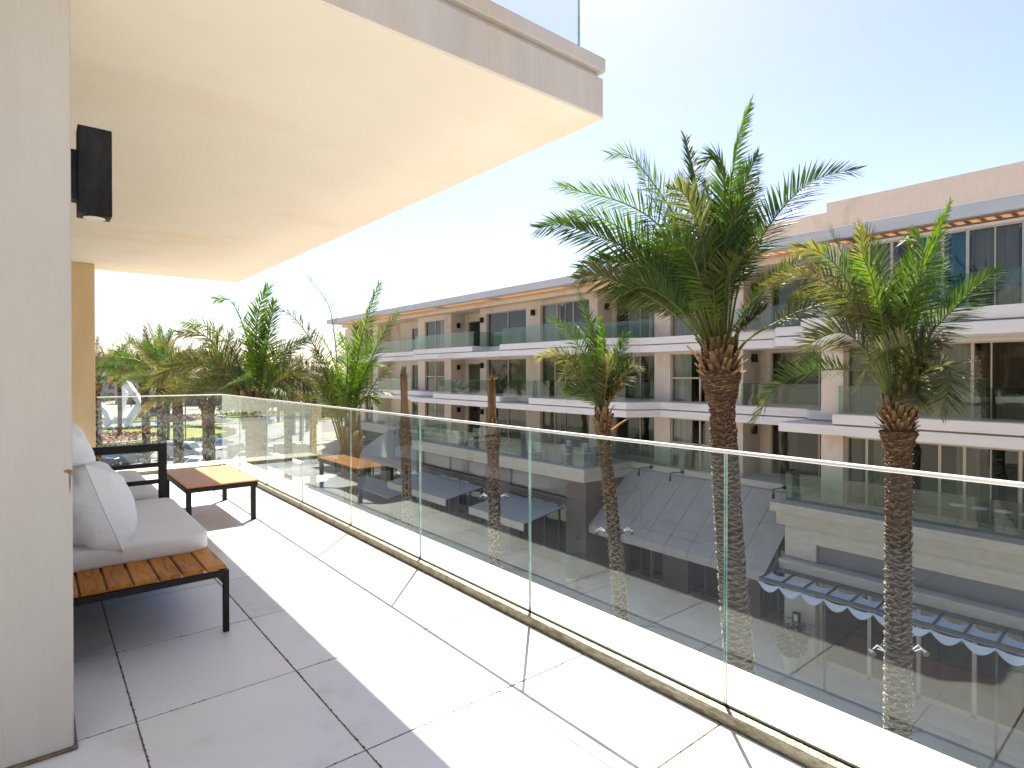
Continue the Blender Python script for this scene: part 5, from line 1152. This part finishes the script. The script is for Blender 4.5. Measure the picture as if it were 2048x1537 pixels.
# ---- two tied palms (crowns bound to a bundle)
def tied(px_, ytop, yboot, t0, lab, green, r=0.2, seed=1):
    top = CE+ray(px_, yboot)*t0; base = CE+ray(px_+6, 1200)*t0; base = Vector((top.x+(base.x-top.x)*1.0, top.y+(base.y-top.y), GZ)); tip = CE+ray(px_-3, ytop)*t0
    t = empty('palm_tree', tuple(base)); tag(t, lab, 'palm tree', PG)
    b = MB(); trunk_mesh(b, base, top, r*1.15, r, 40, 0.035, 0.12, 7, 0.035, seed, (0.05, 0), lambda d: 0.08*max(0, 1-abs(d-0.3)/0.5)); rel(b.obj('trunk', t, vcol=True), t)
    beads(t, base, top, r*1.1, (0.05, 0), 3, seed)
    stubs(t, top+Vector((0, 0, 0.35)), r*1.15, 0.6, 26, 60, 80, seed, 0, 1.0, 0.6)
    rnd = random.Random(seed); b = MB()
    for k in range(70):
        a = rnd.uniform(0, 6.28); rr = r*0.8*math.sqrt(rnd.random()); h = rnd.uniform(0.75, 1.04)
        p0 = top+Vector((math.cos(a)*rr*1.1, math.sin(a)*rr*1.1, 0)); p1 = top.lerp(tip, 0.5)+Vector((math.cos(a)*rr*0.75, math.sin(a)*rr*0.75, 0)); p2 = top.lerp(tip, h)+Vector((math.cos(a)*rr*0.9, math.sin(a)*rr*0.9, 0))
        c = (0.34, 0.2, 0.10) if rnd.random() < 0.7 else (0.22, 0.13, 0.07)
        f = rnd.uniform(0.6, 1.3); b.tube([p0, p1, p2], [0.035, 0.028, 0.012], 5, 'bark', tuple(x*f for x in c))
    rel(b.obj('tied_stalks', t, vcol=True), t)
    b = MB()
    for k in range(60 if green else 34):
        a = rnd.uniform(0, 6.28); el = R(rnd.uniform(35, 88)) if green else R(rnd.uniform(5, 80)); p0 = top.lerp(tip, rnd.uniform(0.6, 0.92) if green else 0.97); ln = rnd.uniform(0.2, 0.45)
        d = Vector((math.cos(a)*math.cos(el), math.sin(a)*math.cos(el), math.sin(el))); c = G1 if green else (0.36, 0.22, 0.1); f = rnd.uniform(0.6, 1.3)
        u = d.orthogonal().normalized()*0.016; b.add([p0-u, p0+u, p0+d*ln], [(0, 1, 2)], 'leaf', tuple(x*f for x in c))
    rel(b.obj('tuft', t, vcol=True), t); return top, base
tied(985, 758, 862, 19.7, 'slim palm with its crown cut and tied into a bare brown stump', False, 0.195, 11)
tied(810, 735, 860, 24.3, 'slim palm with tied stalks and one green tuft on top, leftmost on the facade', True, 0.20, 12)
# ---- clamp lights round trunks
def clampl(x, y, z, r, lab):
    t = empty('trunk_spotlight', (x, y, z)); tag(t, lab, 'spotlight', 'clamped spotlights on palm trunks')
    b = MB(); n = 24; b.grid(lambda i, j: ((r+(0.012 if i in (1, 2) else 0))*math.cos(2*math.pi*j/n), (r+(0.012 if i in (1, 2) else 0))*math.sin(2*math.pi*j/n), (-0.03, -0.03, 0.03, 0.03)[i]), 4, n, 'darkframe', closed=True); b.obj('band', t)
    for sg in (-1, 1):
        d = CR*sg
        b = MB(); b.tube([d*r, d*(r+0.12)+Vector((0, 0, 0.09)), d*(r+0.2)+Vector((0, 0, 0.02))], 0.012, 6, 'whitesteel'); b.tube([d*r+CF*-0.05, d*(r+0.15)+Vector((0, 0, 0.05))-CF*0.05], 0.01, 6, 'whitesteel'); b.obj('bracket', t)
        b = MB(); c = d*(r+0.23)+Vector((0, 0, -0.03)); b.tube([c-CF*0.06+Vector((0, 0, -0.02)), c+CF*0.05], [0.055, 0.04], 10, 'darkframe'); b.obj('lamp_head', t)
clampl(topB.x+0.02, topB.y, EYE-(1303-747)*10.47/FPX, 0.25, 'silver clamp lights on the trunk of the right big palm')
p = baseC.lerp(topC, 0.5); zc = EYE-(1063-747)*15.76/FPX; f_ = (zc-baseC.z)/(topC.z-baseC.z); p = baseC.lerp(topC, f_); clampl(p.x+0.14, p.y-0.04, zc, 0.25, 'clamp lights on the curved middle palm over the big awning')
p = CE+ray(988, 993)*19.7; clampl(p.x, p.y, p.z, 0.23, 'small clamp lights on the slim palm between the two low awnings')
p = CE+ray(812, 948)*24.3; clampl(p.x, p.y, p.z, 0.24, 'small clamp lights on the leftmost slim palm trunk')

# ---- farther palms with shared fronds
TR = {}
def far_palm(base, H, lab, L=3.2, r=0.3, n=30, cols=(G2, OLV, G3), seed=1, kinds=(0, 1, 1, 2, 2, 3, 3, 4), grp='palms of the left cluster'):
    t = empty('palm_tree', tuple(base)); tag(t, lab, 'palm tree', grp)
    key = (round(H, 1), r)
    if key not in TR:
        b = MB(); trunk_mesh(b, (0, 0, 0), (0, 0, H), r*1.1, r, 22, 0.10, 0.34, 5, 0.03, seed, (0.1, 0.05), lambda d: 0.18*max(0, 1-d/0.7)); TR[key] = b.mesh('trunk', vcol=True)
    link('trunk', TR[key], t)
    filler(t, Vector(base)+Vector((0, 0, H)), n, L, kinds, cols, seed)
    return t
far_palm((6.45, 31.0, GZ), 9.7, 'olive palm whose trunk stands just left of the first glass joint', 3.4, 0.27, 28, seed=21)
far_palm((6.4, 38.5, GZ), 10.1, 'olive palm with long sunlit stalks behind the silver van', 3.3, 0.27, 26, seed=22)
far_palm((6.5, 45.0, GZ), 10.9, 'palm with the tallest upright tip of the left cluster', 3.3, 0.27, 34, (G2, G1, OLV), seed=23, kinds=(0, 0, 1, 2, 2, 3, 3, 4))
far_palm((6.3, 50.5, GZ), 10.3, 'dry golden fronded palm at the left of the cluster', 3.8, 0.27, 26, (OLV, G2, G3), seed=24)
far_palm((3.8, 57.0, GZ), 10.2, 'leftmost palm, cut by the plastered column edge', 4.0, 0.32, 26, (OLV, G2, G3), seed=25)
far_palm((13.3, 46.0, GZ), 9.2, 'dry palm half hidden behind the bushy olive palm', 3.4, 0.27, 30, (OLV, DRY, G2), seed=26)
far_palm((14.5, 44.0, GZ), 9.4, 'palm in shade between the bushy palm and the stalky palm', 3.4, 0.27, 32, (OLV, G2), seed=27)
far_palm((17.5, 47.0, GZ), 9.0, 'olive palm right behind the stalky palm crown', 3.2, 0.27, 30, (OLV, G2), seed=28)

# ================================================================== FAR LEFT: roundabout, roads, cars, villas
cx, cy = 12.0, 117.0
def disc(name, cx, cy, r0, r1, z0, z1, m, n=72, a0=0, a1=360, kind='structure'):
    b = MB(); vs = []
    full = abs(a1-a0) >= 360; nn = n if full else n+1
    if r0 <= 0: b.prism([(cx+r1*math.cos(2*math.pi*k/n), cy+r1*math.sin(2*math.pi*k/n)) for k in range(n)], z0, z1, m)
    else: b.grid(lambda i, j: (cx+[r0, r0, r1, r1][i]*math.cos(R(a0+(a1-a0)*j/n)), cy+[r0, r0, r1, r1][i]*math.sin(R(a0+(a1-a0)*j/n)), [z0, z1, z1, z0][i]), 4, nn, m, closed=full)
    o = b.obj(name); tag(o, kind=kind); return o
disc('road', cx, cy, 17.2, 29, GZ-0.4, GZ-0.02, 'road'); disc('roundabout_lawn', cx, cy, 0, 15.2, GZ-0.4, GZ+0.35, 'lawn'); disc('kerb', cx, cy, 12.6, 13.0, GZ-0.3, GZ+0.42, 'kerb'); disc('kerb', cx, cy, 16.8, 17.2, GZ-0.3, GZ+0.13, 'kerb'); disc('path_ring', cx, cy, 15.2, 16.8, GZ-0.3, GZ+0.05, 'flower')
disc('flower_bed', cx-4, cy-3, 2.5, 8.5, GZ, GZ+0.5, 'flower')
b = MB()
for k in range(5200):
    a = random.uniform(0, 6.283); r = random.uniform(15.3, 16.7); s = random.uniform(0.12, 0.25)
    p = Vector((cx+r*math.cos(a), cy+r*math.sin(a), GZ+random.uniform(0.1, 0.75))); d = Vector((random.gauss(0, 1), random.gauss(0, 1), random.gauss(0, 1))).normalized()*s; e = d.orthogonal().normalized()*s
    c = random.choice(GREENS+[(0.16, 0.2, 0.05)]); b.add([p-d, p+e, p+d, p-e], [(0, 1, 2, 3)], 'hedge', c)
o = b.obj('ring_hedge', vcol=True); tag(o, 'low green hedge ringing the roundabout lawn', 'hedge', kind='stuff')
b = MB()
for k in range(1400):
    a = random.uniform(0, 6.283); r = random.uniform(2.6, 8.4); s = random.uniform(0.15, 0.3)
    p = Vector((cx-4+r*math.cos(a), cy-3+r*math.sin(a), GZ+random.uniform(0.5, 0.9))); d = Vector((random.gauss(0, 1), random.gauss(0, 1), random.gauss(0, 1))).normalized()*s; e = d.orthogonal().normalized()*s
    b.add([p-d, p+e, p+d, p-e], [(0, 1, 2, 3)], 'hedge', random.choice([(0.35, 0.16, 0.10), (0.45, 0.34, 0.25), (0.10, 0.06, 0.05), (0.3, 0.1, 0.06)]))
o = b.obj('flower_planting', vcol=True); tag(o, 'reddish flower planting on the roundabout', 'flowers', kind='stuff')
b = MB(); b.box(-60, 90, 141, 152, GZ-0.4, GZ-0.018, 'road'); o = b.obj('road'); tag(o, kind='structure')
b = MB(); b.prism([(26, 110), (34, 104), (95, 122), (92, 132), (30, 128)], GZ-0.4, GZ-0.016, 'road'); o = b.obj('road'); tag(o, kind='structure')
b = MB(); b.box(-6, 27, 70, 86, GZ-0.4, GZ-0.012, 'road'); o = b.obj('car_park'); tag(o, kind='structure')
b = MB(); b.prism([(16, 86), (27, 70), (40, 92), (34, 104), (26, 108)], GZ-0.4, GZ-0.014, 'road'); o = b.obj('road'); tag(o, kind='structure')
b = MB()
for x in range(-4, 26, 3): b.box(x, x+0.1, 71.5, 76, GZ-0.011, GZ-0.006, 'whitesteel')
o = b.obj('parking_line'); tag(o, kind='structure')
def lawnp(poly, h=0.15):
    b = MB(); b.prism(poly, GZ-0.3, GZ+h, 'lawn'); o = b.obj('grass_verge'); tag(o, kind='structure')
    b = MB(); c = Vector((sum(p[0] for p in poly)/len(poly), sum(p[1] for p in poly)/len(poly)));
    P = [c+(Vector(p)-c)*1.03 for p in poly]; b.prism([tuple(p) for p in P], GZ-0.3, GZ+0.1, 'kerb'); o = b.obj('kerb'); tag(o, kind='structure')
lawnp([(40, 96), (46, 90), (64, 108), (58, 113)]); lawnp([(42, 134), (88, 136), (80, 141), (44, 140)]); lawnp([(24, 134), (40, 137), (40, 141), (20, 140)]); lawnp([(-40, 153), (100, 153), (100, 170), (-40, 170)], 0.3); lawnp([(-8, 87), (12, 87), (8, 92), (-8, 92)])
def hedge(pts, w, h, lab, n=1200):
    b = MB()
    for k in range(n):
        i = random.randrange(len(pts)-1); t = random.random(); p = Vector((*pts[i], 0)).lerp(Vector((*pts[i+1], 0)), t)+Vector((random.uniform(-w, w), random.uniform(-w, w), GZ+random.uniform(0.05, h)))
        s = random.uniform(0.12, 0.28); d = Vector((random.gauss(0, 1), random.gauss(0, 1), random.gauss(0, 1))).normalized()*s; e = d.orthogonal().normalized()*s; b.add([p-d, p+e, p+d, p-e], [(0, 1, 2, 3)], 'hedge', random.choice(GREENS))
    o = b.obj('hedge', vcol=True); tag(o, lab, 'hedge', kind='stuff')
hedge([(41, 96), (46, 91), (63, 108)], 0.9, 0.9, 'clipped green hedge bordering the road right of the roundabout'); hedge([(-40, 156), (100, 156)], 1.2, 1.2, 'long hedge before the far villas', 4500); hedge([(-7, 89), (11, 89)], 1.2, 1.0, 'green shrubs at the near edge of the car park', 1400); hedge([(44, 137), (86, 138)], 1.2, 0.9, 'shrubs on the far traffic island', 1500)

# sculpture: three bent white steel bands
sc_ = empty('sculpture', (12, 116, GZ)); tag(sc_, 'huge white angular steel sculpture of bent bands on the roundabout', 'sculpture')
def band(pxs, t0, w, d):
    pts = [CE+ray(x, y)*t0 for x, y in pxs]; b = MB(); o = 0
    for i, p in enumerate(pts):
        t = (pts[min(i+1, len(pts)-1)]-pts[max(i-1, 0)]).normalized(); n_ = t.cross(CF).normalized()*w*0.5; f = CF*d*0.5
        b.v += [tuple(p-n_-f), tuple(p+n_-f), tuple(p+n_+f), tuple(p-n_+f)]
    for i in range(len(pts)-1):
        for k in range(4): j = (k+1) % 4; b.face([i*4+k, i*4+j, i*4+4+j, i*4+4+k], 'whitesteel')
    b.face([0, 1, 2, 3], 'whitesteel'); e = (len(pts)-1)*4; b.face([e+3, e+2, e+1, e], 'whitesteel'); rel(b.obj('steel_band', sc_), sc_)
band([(188, 800), (214, 826), (221, 842), (211, 850)], 117, 1.1, 1.0); band([(213, 848), (232, 838), (262, 840)], 118, 1.0, 1.0); band([(256, 866), (258, 842), (281, 808), (270, 790), (246, 758)], 116, 1.1, 1.0)
band([(318, 848), (322, 832), (347, 806), (318, 775), (300, 748), (280, 735)], 117, 1.2, 1.0); band([(246, 846), (244, 812), (252, 786), (238, 750), (240, 720)], 119, 0.9, 0.9); band([(200, 768), (222, 736), (246, 702)], 119, 0.9, 0.9)

# vehicles
def tyre(parent, x, y, r, w):
    b = MB(); b.tube([(x, y-w/2, r), (x, y+w/2, r)], r, 18, 'tyre'); o = b.obj('wheel', parent)
    b = MB(); b.tube([(x, y-w/2-0.01, r), (x, y+w/2+0.01, r)], r*0.62, 12, 'rim'); b.obj('rim', o)
def vehicle(name, lab, cat, x, y, rz, m, kind, grp='vehicles round the roundabout'):
    t = empty(name, (x, y, GZ), rz); tag(t, lab, cat, grp)
    prof = {'car': (4.4, 1.75, [(-2.2, .55), (-2.15, .85), (-1.3, .95), (-0.6, 1.42), (0.75, 1.45), (1.5, 1.0), (2.1, .92), (2.2, .55)], [(-1.2, .97), (-0.62, 1.38), (0.72, 1.40), (1.35, 1.0)]),
            'van': (5.2, 1.95, [(-2.6, .6), (-2.55, 1.0), (-1.9, 1.25), (-1.1, 2.1), (2.3, 2.2), (2.55, 2.0), (2.6, .6)], [(-1.75, 1.27), (-1.15, 1.98), (2.1, 2.02), (2.2, 1.3)]),
            'suv': (4.7, 1.9, [(-2.35, .6), (-2.3, 1.05), (-1.35, 1.15), (-0.75, 1.75), (1.95, 1.78), (2.25, 1.15), (2.35, .6)], [(-1.2, 1.17), (-0.72, 1.68), (1.85, 1.70), (2.1, 1.2)]),
            'truck': (6.0, 2.2, [(-3.0, .7), (-2.95, 1.3), (-2.5, 2.7), (3.0, 2.75), (3.0, .7)], [(-2.9, 1.4), (-2.55, 2.4), (-1.6, 2.4), (-1.6, 1.4)]),
            'pickup': (5.0, 1.8, [(-2.5, .6), (-2.45, .95), (-1.5, 1.05), (-1.0, 1.65), (0.4, 1.68), (0.6, 1.1), (2.45, 1.08), (2.5, .6)], [(-1.4, 1.07), (-0.98, 1.58), (0.35, 1.6), (0.5, 1.1)])}[kind]
    L_, W, P, Wn = prof; b = MB()
    low = [(P[-1][0], 0.28), (P[0][0], 0.28)]; poly = P+low
    n = len(poly); secs = [(-W/2, 0.94), (-W/2+0.08, 1.0), (W/2-0.08, 1.0), (W/2, 0.94)]
    o = 0
    for (yy, s) in secs:
        for (px_, pz) in poly:
            tuck = 0.10 if pz > 1.1 else 0.0
            b.v.append((px_*(0.985 if s < 1 else 1), yy*(1-tuck) if abs(yy) > 0.1 else yy, 0.28+(pz-0.28)*(s if pz > 0.9 else 1)))
    for k in range(3):
        for i in range(n): j = (i+1) % n; b.face([k*n+i, k*n+j, (k+1)*n+j, (k+1)*n+i], m)
    b.face([i for i in reversed(range(n))], m); b.face([3*n+i for i in range(n)], m)
    o_ = b.obj('body', t)
    for sg in (-1, 1):
        b = MB(); yy = sg*(W/2*0.9+0.012) if True else 0
        b.add([(px_, sg*(W/2*(0.995 if pz < 1.1 else 0.90)+0.012), 0.28+(pz-0.28)*0.955) for px_, pz in Wn], [tuple(range(len(Wn)))], 'carglass'); b.obj('side_window', t)
    b = MB(); a, c = Wn[0], Wn[1]; b.add([(a[0]-0.13, -W*0.42, a[1]), (a[0]-0.13, W*0.42, a[1]), (c[0]-0.10, W*0.38, c[1]), (c[0]-0.10, -W*0.38, c[1])], [(0, 1, 2, 3)], 'carglass'); b.obj('windscreen', t)
    if kind != 'truck':
        a, c = Wn[-1], Wn[-2]; b = MB(); b.add([(a[0]+0.2, -W*0.4, a[1]), (a[0]+0.2, W*0.4, a[1]), (c[0]+0.13, W*0.37, c[1]), (c[0]+0.13, -W*0.37, c[1])], [(0, 3, 2, 1)], 'carglass'); b.obj('rear_window', t)
    for x_ in (-L_*0.31, L_*0.30):
        for y_ in (-W/2+0.1, W/2-0.1): tyre(t, x_, y_, 0.33, 0.22)
    for y_ in (-W*0.36, W*0.36):
        b = MB(); b.box(P[0][0]-0.02, P[0][0]+0.05, y_-0.15, y_+0.15, 0.62, 0.78, 'lens', None, 0.01); b.obj('headlight', t)
        b = MB(); b.box(P[-1][0]-0.05, P[-1][0]+0.02, y_-0.15, y_+0.15, 0.66, 0.82, 'c_red', None, 0.01); b.obj('tail_light', t)
    return t
vd = math.atan2(-(86.45-82.99), -(12.16-16.37))   # van runs left-right in view, nose to the right
A_R = math.atan2(-CR.y, -CR.x); A_L = math.atan2(CR.y, CR.x)
def vp(px_, py): p = atz(px_, py, GZ); return p.x, p.y
def vv(px_, py, ang, *a): x, y = vp(px_, py); return x, y
for (px_, py, an, nm, lab, cat, m, kd) in ((366, 917, A_R, 'minivan', 'silver minibus parked in profile behind the palm trunks', 'van', 'c_silver', 'van'), (386, 938, A_R+1.4, 'parked_car', 'white car with pale windscreen in front of the silver minibus', 'car', 'c_white', 'car'),
    (436, 897, A_R+1.3, 'parked_car', 'blue car behind the trunk right of the silver minibus', 'car', 'c_blue', 'car'), (436, 922, A_R+1.5, 'parked_car', 'white off-roader parked right of the widest palm trunk', 'car', 'c_white', 'suv'), (468, 915, A_R+1.5, 'parked_car', 'dark blue car next to the white off-roader', 'car', 'c_dark', 'suv'),
    (498, 926, A_R+1.5, 'parked_car', 'second white car, right of the dark blue car', 'car', 'c_white', 'car'), (560, 918, A_R+0.4, 'parked_car', 'white sedan parked beyond the corner of the glass railing', 'car', 'c_white', 'suv'), (215, 922, A_R+1.2, 'parked_car', 'pale blue car at the far left of the car park', 'car', 'c_sky', 'car'), (250, 928, A_R+1.3, 'parked_car', 'dark car in the left part of the car park', 'car', 'c_dark', 'car'),
    (440, 846, A_R, 'pickup_truck', 'white pickup driving along the far road', 'pickup', 'c_white', 'pickup'), (352, 843, A_R, 'parked_car', 'red car on the far road behind the roundabout', 'car', 'c_red', 'suv'), (372, 842, A_R, 'parked_car', 'second red car following on the far road', 'car', 'c_red', 'car'), (297, 836, A_R+1.2, 'box_truck', 'dark blue box truck on the far road behind the sculpture', 'truck', 'c_dark', 'truck'), (526, 848, A_R, 'parked_car', 'dark car on the road beyond the bushy palm', 'car', 'c_dark', 'car'), (400, 941, A_R+1.4, 'parked_car', 'white hatchback nearest behind the coffee table edge', 'car', 'c_white', 'car')):
    x, y = vp(px_, py); vehicle(nm, lab, cat, x, y, an, m, kd)
# person in white by the cars
x, y = vp(368, 940); t = empty('person', (x, y, GZ)); tag(t, 'person in a white shirt standing beside the white car', 'person')
b = MB()
def limb(b, pts, rs, m): b.tube([Vector(p) for p in pts], rs, 8, m)
for s in (-1, 1): limb(b, [(0.09*s, 0, 0.02), (0.1*s, 0.01, 0.45), (0.09*s, 0, 0.88)], [0.05, 0.065, 0.09], 'trouser'); limb(b, [(0.20*s, 0, 1.42), (0.25*s, 0.02, 1.15), (0.24*s, -0.08, 0.9)], [0.055, 0.045, 0.035], 'shirt')
limb(b, [(0, 0, 0.84), (0, 0, 1.1), (0, 0, 1.38), (0, 0, 1.48)], [0.15, 0.15, 0.2, 0.08], 'shirt'); limb(b, [(0, 0, 1.47), (0, 0, 1.55), (0, 0, 1.66), (0, 0, 1.74)], [0.055, 0.08, 0.10, 0.05], 'skin'); b.obj('body', t, smooth=True)
b = MB(); limb(b, [(0, 0.02, 1.65), (0, 0.01, 1.74), (0, 0, 1.78)], [0.11, 0.09, 0.03], 'hair'); b.obj('hair', t, smooth=True)

# lamp posts
def lamppost(x, y, h, lab):
    t = empty('street_lamp', (x, y, GZ)); tag(t, lab, 'street lamp', 'street lamps beyond the balcony')
    b = MB(); b.tube([(0, 0, 0), (0, 0, h)], [0.11, 0.06], 8, 'slate'); b.obj('pole', t)
    b = MB(); b.tube([(-1.1, 0, h+0.05), (0, 0, h-0.1), (1.1, 0, h+0.05)], 0.05, 6, 'slate'); b.obj('arm', t)
    for s in (-1, 1): b = MB(); b.box(s*1.1-0.35, s*1.1+0.35, -0.12, 0.12, h, h+0.1, 'slate'); b.obj('lamp_head', t)
p = CE+ray(204, 675)*190; lamppost(p.x, p.y, p.z-GZ, 'tall twin arm lamp post on the horizon at far left')
p = atz(371, 886, GZ); lamppost(p.x, p.y, 9.0, 'grey lamp post between the palm trunks right of the van')
p = atz(590, 870, GZ); lamppost(p.x, p.y, 10.0, 'grey lamp post by the road seen through the corner glass')

# villas
def villa(px0, px1, ybase, ytop, t0, lab, m='villa', roof='flat', rz=0.0, arches=3):
    z1 = EYE+(747-ytop)*t0/FPX; c = CE+ray((px0+px1)/2, 747)*t0; W = (px1-px0)*t0/FPX; Dp = min(14, W*0.7)
    t = empty('villa', (c.x, c.y, GZ), math.atan2(CR.y, CR.x)+rz); tag(t, lab, 'villa', 'villas beyond the roundabout')
    h = z1-GZ; b = MB(); b.box(-W/2, W/2, 0, Dp, 0, h, m); b.box(-W/2-0.15, W/2+0.15, -0.15, Dp+0.15, h+0.002, h+0.35, m); b.obj('wall', t)
    if roof == 'hip':
        b = MB(); b.add([(-W/2-0.6, -0.6, h+0.355), (W/2+0.6, -0.6, h+0.355), (W/2+0.6, Dp+0.6, h+0.355), (-W/2-0.6, Dp+0.6, h+0.355), (-W/4, Dp/2, h+2.4), (W/4, Dp/2, h+2.4)], [(0, 1, 5, 4), (1, 2, 5), (2, 3, 4, 5), (3, 0, 4), (3, 2, 1, 0)], 'rooftile'); b.obj('roof', t)
    fl = max(1, int(h/3.6))
    for f in range(fl):
        for k in range(arches):
            x = -W/2+W*(k+0.5)/arches; w = min(1.1, W/arches*0.28); z0 = f*3.5+(0.1 if f == 0 else 1.0); z2 = z0+(2.2 if f == 0 else 1.3)
            poly = [(x-w, z0), (x+w, z0), (x+w, z2)]+[(x+w*math.cos(R(a)), z2+w*0.8*math.sin(R(a))) for a in range(20, 180, 20)]+[(x-w, z2)]
            b = MB(); n = len(poly); b.v = [(p_[0], -0.05, p_[1]) for p_ in poly]+[(p_[0], 0.0, p_[1]) for p_ in poly]
            b.face(list(range(n)), 'voidglass')
            for i in range(n): j = (i+1) % n; b.face([i, i+n, j+n, j], m)
            b.obj('window', t)
    return t
villa(160, 235, 800, 715, 235, 'leftmost villa, terracotta roofed, under the lamp post', 'villa2', 'hip'); villa(232, 300, 800, 752, 210, 'grey villa with a big arched doorway behind the sculpture', 'villa2', 'flat', 0.1, 3)
villa(300, 372, 800, 760, 220, 'low villa behind the olive palm trunks', 'villa', 'hip', -0.1, 4); villa(368, 452, 800, 745, 200, 'pale flat villa with a single dark arch right of the lamp post', 'villa2', 'flat', 0.05, 4)
villa(452, 560, 800, 770, 190, 'beige villa behind the bushy olive palm', 'villa', 'flat', 0, 5); villa(556, 612, 800, 756, 170, 'tall shaded villa behind the right palm trunks', 'villa', 'hip', 0.1, 3)
villa(606, 668, 800, 778, 150, 'villa with a pinkish hipped roof left of the stalky palm', 'villa', 'hip', -0.05, 3); villa(664, 720, 800, 790, 160, 'low villa hidden behind the end of the apartment block', 'villa2', 'hip', 0, 3)
# trees and thin palms between the villas
def tree(px_, t0, h, r, lab, n=900):
    c = CE+ray(px_, 747)*t0; t = empty('leafy_tree', (c.x, c.y, GZ)); tag(t, lab, 'tree', 'leafy trees among the villas')
    b = MB(); b.tube([(0, 0, 0), (0.1, 0, h*0.35), (0, 0.1, h*0.7)], [0.22, 0.16, 0.08], 7, 'shopstone')
    for a in range(4): b.tube([(0.08, 0, h*0.35), (r*0.4*math.cos(a*1.6), r*0.4*math.sin(a*1.6), h*0.65)], [0.1, 0.04], 5, 'shopstone')
    b.obj('trunk', t); b = MB()
    for q in range(6): a = q*1.05; leafcloud(b, r*0.45*math.cos(a), r*0.45*math.sin(a), h*(0.62+0.08*(q % 3)), r*0.6, r*0.6, r*0.45, n//6, 0.5, GREENS)
    b.obj('crown', t, vcol=True)
for a in ((205, 180, 5.0, 3.5, 'green bush tree at the far left villa'), (262, 190, 6.0, 3.0, 'tree behind the sculpture centre'), (318, 185, 6.5, 3.5, 'tree behind the sculpture right point'), (398, 180, 7.5, 3.5, 'rounded bright green tree before the single arch villa'), (470, 160, 5.5, 3.0, 'dark tree behind the corner of the glass railing'), (545, 150, 6.0, 3.5, 'tree left of the tall shaded villa'), (590, 150, 7.0, 3.5, 'dark tree before the tall shaded villa'), (640, 135, 4.5, 3.0, 'low tree before the pink roofed villa'), (452, 140, 4.0, 2.2, 'small round tree on the far verge')): tree(*a)
for k, (px_, t0, h, lab) in enumerate(((238, 95, 10.6, 'grey trunked palm in front of the sculpture'), (334, 92, 10.4, 'thin grey palm trunk right of the sculpture'), (452, 150, 13, 'slender far palm left of the bushy palm'), (572, 100, 9.5, 'first of the slender palms on the right island'), (584, 104, 10.5, 'second slender palm on the right island'), (602, 92, 9.0, 'third slender palm, nearest on the right island'), (614, 110, 9.6, 'fourth slender palm beyond the island hedge'), (632, 125, 9.8, 'slender palm before the pink roofed villa'), (556, 130, 11, 'far slender palm behind the bushy crown'), (645, 140, 10.5, 'farthest slender palm left of the apartment block'))):
    c = CE+ray(px_, 747)*t0; far_palm((c.x, c.y, GZ), h, lab, 2.9, 0.3, 22, (OLV, G2, G3), 60+k, (0, 1, 2, 3, 3, 4), 'slender palms round the roundabout')
# low walls / terrace steps beyond the block end
b = MB()
for k, (x0, x1, y0, y1, h) in enumerate(((23, 38, 63, 64, 3.2), (22, 23, 63, 74, 1.2), (23, 36, 74, 75, 2.2), (24, 34, 69, 70, 2.6))): b.box(x0, x1, y0, y1, GZ, GZ+h, 'villa2')
o = b.obj('terrace_wall'); tag(o, 'low stepped cream terrace walls beyond the end of the apartment block', 'wall')
